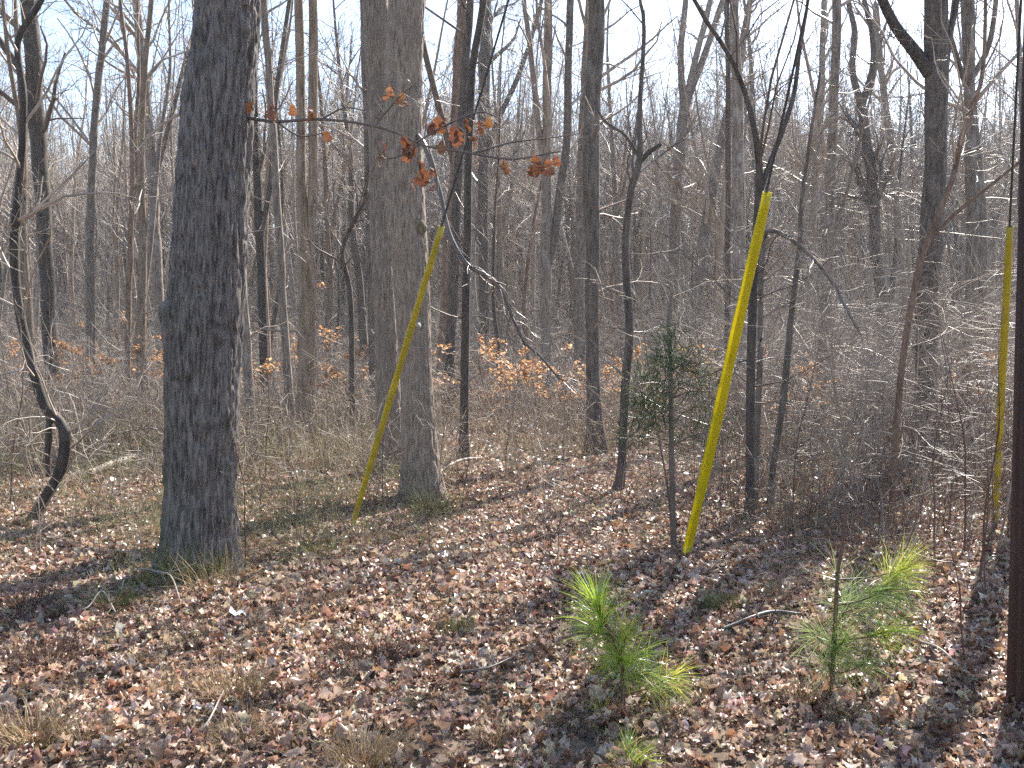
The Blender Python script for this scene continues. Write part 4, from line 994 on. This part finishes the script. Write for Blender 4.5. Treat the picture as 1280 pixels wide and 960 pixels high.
# ------------------------------------------------------------------ pole and guy wires with yellow guards
PB = ground(2.39, 4.42)
zz = np.concatenate([np.linspace(-0.15, 3.5, 150), np.linspace(3.6, 11.6, 40)])
Pp = np.stack([PB[0] + 0 * zz, PB[1] + 0 * zz, PB[2] + zz], 1); Rp = 0.148 - 0.0045 * zz
k = 96; aa = np.arange(k) * 2 * math.pi / k
gr = vnoise(np.cos(aa)[None] * 7 + 0 * zz[:, None], np.sin(aa)[None] * 7 + 0 * zz[:, None], zz[:, None] * 0.35)
crack = -0.007 * np.exp(-(gr / 0.07) ** 2) + 0.002 * vnoise(np.cos(aa)[None] * 22 + 0 * zz[:, None], np.sin(aa)[None] * 22, zz[:, None] * 1.2)
Rr = Rp[:, None] + crack
V = np.stack([Pp[:, 0:1] + Rr * np.cos(aa), Pp[:, 1:2] + Rr * np.sin(aa), Pp[:, 2:3] + 0 * Rr], -1)
idx = np.arange(len(zz) * k).reshape(len(zz), k); A = idx[:-1]; B = np.roll(A, -1, 1); D = idx[1:]; E = np.roll(D, -1, 1)
mb = MB(); mb.add(V, np.stack([A, B, E, D], -1)); 
top = len(zz) * k; mb.add([[PB[0], PB[1], PB[2] + 11.62]]); mb.t.append(np.stack([idx[-1], np.roll(idx[-1], -1), np.full(k, top)], -1))
po = obj('utility_pole', mb.mesh('utility_pole', PB), M['pole'], loc=PB)
po['label'] = 'dark reddish brown wooden pole cut off by the right edge'; po['category'] = 'pole'

def guy(base_px, top_px, wpx, lab, label_sleeve, seed, bow, mat='dullyellow'):
    rng = rngs(seed)
    g = ground_hit(*base_px)
    # where the line through base and top pixel meets the pole axis in plan: the wire runs to the pole
    best = None
    for H in np.linspace(3.0, 11.3, 400):
        a = np.array([PB[0], PB[1], PB[2] + H])
        for s in np.linspace(0.1, 0.6, 60):
            p = g + (a - g) * s; dp = p - [0, 0, CAM_H]
            zc = dp[1] * cp - dp[2] * sp; xx = 640 + F * dp[0] / zc; yy = 480 - F * (dp[1] * sp + dp[2] * cp) / zc
            e = (xx - top_px[0]) ** 2 + (yy - top_px[1]) ** 2
            if best is None or e < best[0]: best = (e, H, s, a)
    e, H, s, a = best
    d = nrm(a - g); Ls = np.linalg.norm(a - g) * s
    root = thing('guy_wire', lab, 'guy wire', g, 'guy wires with yellow guards')
    side = nrm(np.cross(d, [0, 0, 1.0])); fr = np.cross(side, d)
    tt = np.linspace(0, 1, 26)
    dep = g[1]; rad = wpx * 0.5 * dep / F
    c = g + d * (0.05 + tt[:, None] * (Ls - 0.05)) + side * (bow * np.sin(tt * 3.3 + seed) * 0.5 + bow * 0.25 * np.sin(tt * 9 + seed))[:, None]
    rr = rad * (0.82 + 0.22 * np.sin(tt * 2.6 + 0.3)) * (1 + 0.05 * np.sin(tt * 31))
    # open C section, 2.5 mm wall, slot facing away from the road
    ang = np.linspace(-2.65, 2.65, 20) + math.pi / 2
    out = c[:, None] + rr[:, None, None] * (np.cos(ang)[None, :, None] * side + 0.72 * np.sin(ang)[None, :, None] * -fr)
    inn = c[:, None] + (rr - 0.003)[:, None, None] * (np.cos(ang)[None, :, None] * side + 0.72 * np.sin(ang)[None, :, None] * -fr)
    ring = np.concatenate([out, inn[:, ::-1]], 1); kk = ring.shape[1]
    idx = np.arange(26 * kk).reshape(26, kk); A = idx[:-1]; B = np.roll(A, -1, 1); D = idx[1:]; E = np.roll(D, -1, 1)
    mb = MB(); qs = [np.stack([A, B, E, D], -1).reshape(-1, 4)]
    for row in (0, 25):
        qs.append(np.stack([idx[row, :19], idx[row, 1:20], idx[row, kk - 2:kk - 21:-1], idx[row, kk - 1:kk - 20:-1]], -1))
    mb.add(ring.reshape(-1, 3), np.concatenate(qs))
    sl = obj('sleeve', mb.mesh('sleeve', g), M[mat], root, label=label_sleeve)
    w = np.linspace(0, 1, 30)[:, None]; pw = g - d * 0.1 + (a - g + d * 0.1) * w
    mb = MB(); mb.add(*tubes(pw[None], np.full((1, 30), 0.0085), 6)[:2]); obj('wire', mb.mesh('wire', g), M['steel'], root)
    ar = np.stack([g - d * 0.3, g - d * 0.05, g + d * 0.12]); mb = MB(); mb.add(*tubes(ar[None], np.full((1, 3), 0.011), 8, cap=True)); obj('anchor_rod', mb.mesh('anchor_rod', g), M['steel'], root)
    for h in (0.16, 0.9):
        pc = g + d * Ls * h
        rg_ = MB()
    print('guy', lab, 'err px', e ** 0.5, 'H', H, 'sleeve length', Ls)
guy((440, 666), (550, 283), 8.5, 'guy wire slanting in front of the twin thick trunks', 'dull olive yellow plastic guard', 1, 0.006)
guy((858, 703), (957, 240), 13.5, 'guy wire in the tallest, widest and brightest yellow guard', 'bright yellow plastic guard', 2, 0.012, 'yellow')
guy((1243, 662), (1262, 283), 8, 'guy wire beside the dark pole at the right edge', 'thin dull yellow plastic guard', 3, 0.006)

# ------------------------------------------------------------------ small things on the ground
def stick(name, label, pts, mat, lift=0.015, twigs=6, seed=1, cat='branch'):
    rng = rngs(seed)
    A = []
    for (x, y, w, z) in pts:
        g = ground_hit(x, y); A.append([g[0], g[1], g[2] + lift + z, w * 0.5 * g[1] / F])
    A = np.array(A); o = A[0, :3].copy(); Q = catmull(A, 18)
    m = MB(); m.add(*tubes(Q[None, :, :3], np.maximum(Q[None, :, 3], 0.002), 7, cap=True))
    root = thing(name, label, cat, o, 'fallen branches')
    obj('stem', m.mesh('stem', o), M[mat], root)
    if twigs:
        t = spawn(rng, Q[None, :, :3], Q[None, :, 3], twigs, 0.2, 1, 0.4, 1.1, 0.12, 0.4, 0.5, 5, 0.02, 0.15, 0.002, 0.0014)
        m = MB(); m.add(*tubes(*t, 4)[:2]); obj('twigs', m.mesh('twigs', o), M[mat], root)
stick('fallen_branch', 'sunlit pale fallen branch in the olive undergrowth left of the oak', [(112,602,8,0.05),(145,593,9,0.08),(178,585,7,0.12)], 'palewood', 0.05, 2, 1)
stick('fallen_branch', 'pale broken branch leaning at the foot of the twin trunks', [(515,640,3,0.05),(545,612,3.5,0.1),(575,592,3.5,0.1),(604,582,4,0.06)], 'twig', 0.03, 4, 2)
stick('fallen_branch', 'pale arched twig at the front of the oak base', [(150,750,1.6,0.0),(158,746,2,0.07),(176,744,2,0.12),(196,748,1.8,0.1),(214,752,1.8,0.13),(226,764,1.4,0.03)], 'palewood', 0.02, 8, 3)
stick('fallen_branch', 'pale twig lying in the oak shadow', [(85,787,1.6,0.03),(110,780,1.8,0.06),(128,776,1.6,0.09),(145,786,1.3,0.03)], 'palewood', 0.03, 5, 4)
stick('fallen_branch', 'thin pale stick sticking up from the litter near the bottom edge', [(236,952,3,0.0),(258,935,3,0.05),(280,915,2,0.1)], 'palewood', 0.03, 0, 5)
stick('fallen_branch', 'brown broken stick in the litter between the seedlings', [(905,800,5,0.01),(960,790,5,0.03),(1000,792,4,0.02)], 'darktwig', 0.03, 4, 6)
stick('fallen_branch', 'pale forked twig in the shade left of the dark pole', [(1150,825,3,0.02),(1175,838,3,0.06),(1205,860,2,0.03)], 'palewood', 0.03, 4, 7)
stick('fallen_branch', 'grey stick under the oak limb shadow right of the oak', [(575,870,4,0.01),(610,852,4,0.03),(650,848,3,0.02)], 'darktwig', 0.03, 3, 8)
stick('fallen_branch', 'dead branch lying behind the olive undergrowth at left', [(140,556,4,0.1),(175,552,5,0.15),(205,548,4,0.12)], 'darktwig', 0.05, 3, 9)
g = ground_hit(297, 787)
V, q = leaves(rngs(9), np.array([[0, 0, 0.05]]), np.array([0.1]), OVAL_W, OVAL_U, tilt=0.5, wscale=1.3); m = MB(); m.add(V, q)
o = obj('paper_scrap', m.mesh('paper_scrap'), M['scrap'], loc=g); o['label'] = 'small pale bluish scrap lying in the litter right of the oak'; o['category'] = 'scrap'

def shrub(name, label, px, py, n, H, spread, mat, cat, group, seed, cols=None, curve=0.12, w=0.0014):
    rng = rngs(seed); g = ground_hit(px, py)
    a = rng.uniform(0, 6.28, n); rr = spread * 0.35 * np.sqrt(rng.uniform(size=n))
    S = 5; P = np.empty((n, S, 3)); P[:, 0] = np.stack([rr * np.cos(a), rr * np.sin(a), np.full(n, -0.01)], 1)
    d = nrm(np.stack([np.cos(a) * rng.uniform(0, 0.8, n), np.sin(a) * rng.uniform(0, 0.8, n), np.ones(n)], 1))
    L = H * rng.uniform(0.5, 1.1, n)
    for s in range(1, S):
        d = nrm(d + rng.normal(0, curve, (n, 3)) + np.stack([np.cos(a), np.sin(a), 0 * a], 1) * 0.09); P[:, s] = P[:, s - 1] + d * (L / (S - 1))[:, None]
    R = w * np.linspace(1.2, 0.4, S)[None] * rng.uniform(0.7, 1.3, (n, 1))
    root = thing(name, label, cat, g, group)
    m = MB(); V, q, _ = tubes(P, R, 3)
    if cols is None:
        m.add(V, q)
        b = spawn(rng, P, R, n * 3, 0.3, 1, 0.4, 0.9, 0.25, 0.5, 0.8, 3, 0.02, 0.2, 0.0011, 0.0007); m.add(*tubes(*b, 3)[:2])
    else:
        c = np.array(cols)[rng.integers(0, len(cols), n)] * rng.uniform(0.75, 1.2, (n, 1)); m.add(V, q, col=np.repeat(c, S * 3, 0))
    obj('blades' if cols is not None else 'stems', m.mesh('stems'), mat, root, kind='stuff')
shr = 'low bare reddish shrubs'
shrub('low_shrub', 'dense dark reddish shrub in the left foreground', 58, 845, 130, 0.2, 0.35, M['redtwig'], 'shrub', shr, 91)
shrub('low_shrub', 'dark reddish shrub in the litter left of centre', 458, 835, 110, 0.2, 0.36, M['redtwig'], 'shrub', shr, 92)
shrub('low_shrub', 'dark shrub in the oak shadow at the left edge', 35, 765, 90, 0.26, 0.3, M['redtwig'], 'shrub', shr, 93)
shrub('low_shrub', 'small dark twig clump standing in for shade behind the right pine seedling', 1010, 655, 45, 0.3, 0.6, M['darktwig'], 'shrub', shr, 94)  # dark stems stand in for a spot of shade on the ground
STRAW = [(0.55, 0.42, 0.25), (0.45, 0.33, 0.18), (0.64, 0.52, 0.35), (0.36, 0.25, 0.14)]
GREEN = [(0.25, 0.27, 0.08), (0.36, 0.33, 0.14), (0.19, 0.2, 0.06)]
tufts = [(290,890,90,0.2,STRAW,'dry straw grass tuft left of the bottom centre'), (452,965,130,0.16,STRAW,'rounded straw grass tuft at the bottom edge'), (40,935,110,0.17,STRAW,'straw grass clump in the bottom left corner'),
         (105,955,70,0.12,STRAW,'straw grass beside the bottom left clump'), (570,798,90,0.1,GREEN,'yellow green grass patch in the centre litter'), (300,940,70,0.13,STRAW,'straw grass tuft at the bottom left of centre'),
         (240,735,60,0.3,GREEN,'olive weeds at the foot of the big oak'), (270,740,40,0.32,STRAW,'rusty dry weed stalk before the oak trunk'), (205,740,50,0.3,GREEN,'olive weeds at the left foot of the big oak'),
         (840,905,60,0.1,STRAW,'straw grass right of the centre pine seedling'), (1000,900,70,0.12,STRAW,'straw grass left of the taller pine seedling'), (540,645,120,0.28,GREEN,'olive weeds hiding the foot of the twin trunks'),
         (140,770,50,0.2,GREEN,'olive grass tuft inside the oak shadow'), (900,770,50,0.14,GREEN,'green grass tuft right of the tall yellow guard'), (620,930,60,0.1,STRAW,'sparse straw grass near the bottom centre'), (1060,905,60,0.1,STRAW,'straw grass under the taller pine seedling'),
         (820,890,70,0.14,GREEN,'green grass around the centre pine stem'), (400,700,60,0.2,GREEN,'olive grass in the litter right of the oak')]
for k, (x, y, n, H, cols, lab) in enumerate(tufts):
    shrub('grass_tuft', lab, x, y, int(n * 2.6), H * 1.15, H * 1.6, M['plant'], 'grass', 'grass and weed tufts', 400 + k, cols, curve=0.2, w=0.0016)

# ------------------------------------------------------------------ undergrowth (stuff)
rng = rngs(101)
pal = np.array([[0.36, 0.31, 0.18], [0.3, 0.295, 0.13], [0.42, 0.33, 0.24], [0.25, 0.19, 0.145], [0.52, 0.44, 0.29], [0.24, 0.26, 0.1]])
def clump(rng, ns, H, rad, palette, rs, nleaf, bend):
    S = 4
    P = np.empty((ns, S, 3)); P[:, 0] = rng.normal(0, rad, (ns, 3)) * [1, 1, 0] - [0, 0, 0.02]
    L = H * rng.uniform(0.35, 1.1, ns); dv = nrm(np.stack([rng.normal(0, bend, ns), rng.normal(0, bend, ns), np.ones(ns)], 1))
    for k in range(1, S): dv = nrm(dv + rng.normal(0, 0.2, (ns, 3))); P[:, k] = P[:, k - 1] + dv * (L / (S - 1))[:, None]
    R = rs * np.linspace(1.2, 0.5, S)[None] * np.ones((ns, 1))
    def cc(n, rep_): return np.repeat(palette[rng.integers(0, len(palette), n)] * rng.uniform(0.7, 1.25, (n, 1)), rep_, 0)
    m = MB(); V, q, _ = tubes(P, R, 3); m.add(V, q, col=cc(ns, S * 3))
    nb = ns * 3; bP, bR = spawn(rng, P, R, nb, 0.2, 1, 0.4, 1.2, 0.25, 0.7, 0.8, 3, 0.0, 0.25, rs * 0.7, rs * 0.5)
    V, q, _ = tubes(bP, bR, 3); m.add(V, q, col=cc(nb, 9))
    if nleaf:
        ii = rng.integers(0, nb, nleaf); V, q = flat_leaves(rng, bP[ii, rng.integers(1, 3, nleaf)], rng.uniform(0.015, 0.03, nleaf), tilt=0.9, wid=0.22); m.add(V, tris=q, col=cc(nleaf, 4))
    me = m.mesh('weed_clump'); me.materials.append(M['plant']); return me
kinds = [clump(rng, 11, 0.42, 0.14, pal[[0, 1, 4, 5]], 0.002, 30, 0.45) for k in range(4)] + [clump(rng, 10, 0.4, 0.14, pal[[0, 2, 3, 4]], 0.002, 14, 0.45) for k in range(4)] \
      + [clump(rng, 26, 0.3, 0.1, pal[[0, 4, 4, 2]], 0.0013, 0, 0.6) for k in range(3)] + [clump(rng, 9, 0.75, 0.3, pal[[2, 3, 4, 0]], 0.0025, 8, 0.35) for k in range(3)] \
      + [clump(rng, 7, 0.34, 0.16, np.array([[0.2, 0.11, 0.085], [0.27, 0.18, 0.135], [0.4, 0.32, 0.23]]), 0.0013, 5, 0.35) for k in range(3)]
n = 17000
d = np.sqrt(5.2 ** 2 + (34 ** 2 - 5.2 ** 2) * rng.uniform(size=n) ** 1.35); u = rng.uniform(-0.64, 0.64, n); x = u * d
leftb = sstep(0.0, -0.22, u)
dens = np.clip(0.5 + 0.8 * fbm(x * 0.45, d * 0.45, 1.0, 2), 0, 1)
prob = 0.45 * leftb * sstep(5.6, 8.0, d) * sstep(26, 12, d) + 0.3 * sstep(6.5, 10, d) + 0.08 * sstep(10.5, 15, d) + 0.2 * sstep(0.1, 0.3, u) * sstep(6.5, 9, d) * sstep(22, 12, d) + 0.03
clear = np.exp(-((u - 0.06) / 0.14) ** 2) * sstep(13.5, 11, d)          # open litter in the middle
prob = prob * (0.25 + 1.1 * dens) * (1 - 0.6 * clear)
keep = rng.uniform(size=n) < prob * (0.85 - 0.5 * sstep(0.05, 0.2, u))
x, d, u, leftb = x[keep], d[keep], u[keep], leftb[keep]; n = len(x)
r_ = rng.uniform(size=n)
kind_ = np.where(r_ < 0.2 + 0.6 * leftb, rng.integers(0, 4, n), np.where(r_ < 0.72, rng.integers(4, 8, n), rng.integers(8, 11, n)))
kind_ = np.where((rng.uniform(size=n) < 0.25) & (d > 12), rng.integers(11, 14, n), kind_)
n2 = 850; d2 = np.sqrt(rng.uniform(5.0 ** 2, 11.5 ** 2, n2)); x2 = rng.uniform(-0.6, 0.6, n2) * d2          # thin reddish stems over the open litter
kp = (fbm(x2 * 0.6, d2 * 0.6, 5.0, 2) + 0.25) * sstep(4.6, 6.2, d2) > rng.uniform(-0.1, 0.5, n2); x2, d2 = x2[kp], d2[kp]
x4 = np.where(rng.uniform(size=110) < 0.75, rng.uniform(-0.52, 0.0, 110), rng.uniform(0.0, 0.5, 110)); d4 = rng.uniform(3.6, 6.4, 110); x4 = x4 * d4
x = np.concatenate([x, x4]); d = np.concatenate([d, d4]); kind_ = np.concatenate([kind_, rng.integers(8, 11, 110)])
x3 = rng.uniform(0.24, 0.52, 80); d3 = rng.uniform(5.4, 10.5, 80); x3 = x3 * d3
x2 = np.concatenate([x2, x3]); d2 = np.concatenate([d2, d3])
x = np.concatenate([x, x2]); d = np.concatenate([d, d2]); kind_ = np.concatenate([kind_, rng.integers(14, 17, len(x2))]); n = len(x)
instancer('undergrowth', kinds, np.stack([x, d, height(x, d)], 1), rng.uniform(0, 6.28, n), rng.uniform(0.6, 1.2, n) * np.where(np.arange(n) >= n - 80, 1.7, np.clip(d / 11, 0.42, 1.15)), kind_, 'olive brown low stems and dry weeds covering the ground', 'undergrowth')

kinds = []
for k in range(7):
    n = 5; S = 5; Hs = rng.uniform(0.5, 1.5, n); st = np.empty((n, S, 3)); st[:, 0] = rng.normal(0, 0.22, (n, 3)) * [1, 1, 0] - [0, 0, 0.03]
    dd = nrm(np.stack([rng.normal(0, 0.25, n), rng.normal(0, 0.25, n), np.ones(n)], 1))
    for q_ in range(1, S): dd = nrm(dd + rng.normal(0, 0.13, (n, 3))); st[:, q_] = st[:, q_ - 1] + dd * (Hs / (S - 1))[:, None]
    rs = np.full((n, 1), 0.0042) * np.linspace(1.2, 0.5, S)[None]
    a = spawn(rng, st, rs, 26, 0.15, 1, 0.5, 1.4, 0.2, 0.6, 0.75, 4, 0.0, 0.2, 0.0026, 0.0018); b = spawn(rng, *a, 60, 0.15, 1, 0.4, 1.2, 0.3, 0.75, 0.8, 3, 0.0, 0.25, 0.0021, 0.0015)
    m = MB(); m.add(*tubes(st, rs, 3)[:2]); m.add(*tubes(*a, 3)[:2]); m.add(*tubes(*b, 3)[:2]); me = m.mesh('twiggy_bush'); me.materials.append(M[('twig', 'twig', 'darktwig', 'redtwig')[k % 4]]); kinds.append(me)
n = 2300
d = np.sqrt(rng.uniform(7.0 ** 2, 27 ** 2, n)); u = rng.uniform(-0.62, 0.62, n); x = u * d
keep = rng.uniform(size=n) < (0.75 * sstep(7.5, 12, d) + 0.2) * (1 - 0.8 * np.exp(-((u - 0.07) / 0.15) ** 2) * sstep(14.5, 11.5, d)) * np.clip(0.6 + 0.8 * fbm(x * 0.35, d * 0.35, 8.0, 2), 0.1, 1)
x, d = x[keep], d[keep]; n = len(x)
instancer('understory_brush', kinds, np.stack([x, d, height(x, d)], 1), rng.uniform(0, 6.28, n), rng.uniform(0.45, 1.1, n), rng.integers(0, 7, n), 'loose mesh of thin grey and tan twigs standing over the litter', 'brush')

# ------------------------------------------------------------------ leaf litter: the nearest 300 singly, the rest as one part of the floor
rng = rngs(111)
def litter_zone(n, d0, d1, L0, L1, Wt, Ut, mb, pw=1.0, hmax=0.05, tilt=0.45, uw=0.66, curl=1.2):
    # even density over the ground: area grows with distance
    d = np.sqrt(d0 * d0 + (d1 * d1 - d0 * d0) * rng.uniform(size=n) ** pw); x = rng.uniform(-uw, uw, n) * (d + 0.6)
    keep = vnoise(x * 1.3, d * 1.3, 2.2) + 1.25 > rng.uniform(-0.2, 1.0, n) * 0.7
    d, x = d[keep], x[keep]; n = len(d)
    L = rng.uniform(L0, L1, n)
    pile = 0.5 + 0.5 * vnoise(x * 2.2, d * 2.2, 6.0)
    pos = np.stack([x, d, height(x, d) + 0.008 + hmax * (0.25 + 0.75 * pile) * rng.uniform(0, 1, n)], 1)
    if Wt is not None: V, q = leaves(rng, pos, L, Wt, Ut, tilt=tilt, curl=curl)
    else: V, q = flat_leaves(rng, pos, L, tilt=tilt)
    base = np.array(LEAF_RAMP)[rng.integers(0, len(LEAF_RAMP), n)] * rng.uniform(0.7, 1.2, (n, 1)) * (1 + 0.06 * rng.normal(size=(n, 3)))
    if Wt is not None: mb.add(V, q, col=np.repeat(np.clip(base, 0.02, 0.7), len(Ut) * 3, 0))
    else: mb.add(V, tris=q, col=np.repeat(np.clip(base, 0.02, 0.7), 4, 0))
    return n
mb = MB()
tot = [litter_zone(15000, 3.0, 6.3, 0.035, 0.095, OAK_W, OAK_U, mb, tilt=0.6, hmax=0.06, curl=1.6), litter_zone(46000, 6.0, 11.5, 0.04, 0.09, TRI_W, TRI_U, mb), litter_zone(48000, 11, 24, 0.06, 0.115, None, None, mb, pw=1.15),
       litter_zone(24000, 23, 55, 0.11, 0.2, None, None, mb, pw=1.1)]
print('litter', tot)
obj('leaf_litter', mb.mesh('leaf_litter'), M['litter'], floor, kind='stuff')
lm = []
for k in range(14):
    m = MB(); V, q = leaves(rng, np.zeros((1, 3)), np.array([0.1]), OAK_W if k % 3 else np.interp(OAK_U, OVAL_U, OVAL_W), OAK_U, tilt=0.25, curl=1.5); m.add(V, q); lm.append(m.mesh('fallen_leaf'))
cnt_ = 0
while cnt_ < 300:
    d = math.sqrt(rng.uniform(3.55 ** 2, 4.85 ** 2)); x = rng.uniform(-0.53, 0.53) * d
    if (x - PB[0]) ** 2 + (d - PB[1]) ** 2 < 0.04: continue
    z = float(height(x, d)) + 0.035 + 0.03 * rng.uniform()
    o = obj('leaf', lm[cnt_ % 14], M['leaf'], floor, loc=(x, d, z))
    o.rotation_euler = (rng.normal(0, 0.42), rng.normal(0, 0.42), rng.uniform(0, 6.28)); s = rng.uniform(0.55, 1.2); o.scale = (s, s, s)
    cnt_ += 1
print('triangles', sum(sum(len(p.vertices) - 2 for p in me.polygons) if len(me.polygons) < 1 else len(me.loops) - 2 * len(me.polygons) for me in bpy.data.meshes))

# ------------------------------------------------------------------ the hazy air of the wood
hm, nt, out = newmat('thin_haze')
pv = nt.nodes.new('ShaderNodeVolumePrincipled'); pv.inputs['Color'].default_value = (0.93, 0.95, 1.0, 1); pv.inputs['Density'].default_value = 0.0006; pv.inputs['Anisotropy'].default_value = 0.25
nt.links.new(pv.outputs[0], out.inputs['Volume'])
X = 334.0; z0, z1 = -9.0, 46.0
hv = [(-X, -X, z0), (X, -X, z0), (X, X, z0), (-X, X, z0), (-X, -X, z1), (X, -X, z1), (X, X, z1), (-X, X, z1)]
mb = MB(); mb.add(hv, quads=[[0, 3, 2, 1], [4, 5, 6, 7], [0, 1, 5, 4], [1, 2, 6, 5], [2, 3, 7, 6], [3, 0, 4, 7]])
hz = obj('haze', mb.mesh('haze', smooth=False), hm, kind='stuff'); hz['label'] = 'thin pale sunlit haze hanging among the trees'; hz['category'] = 'haze'
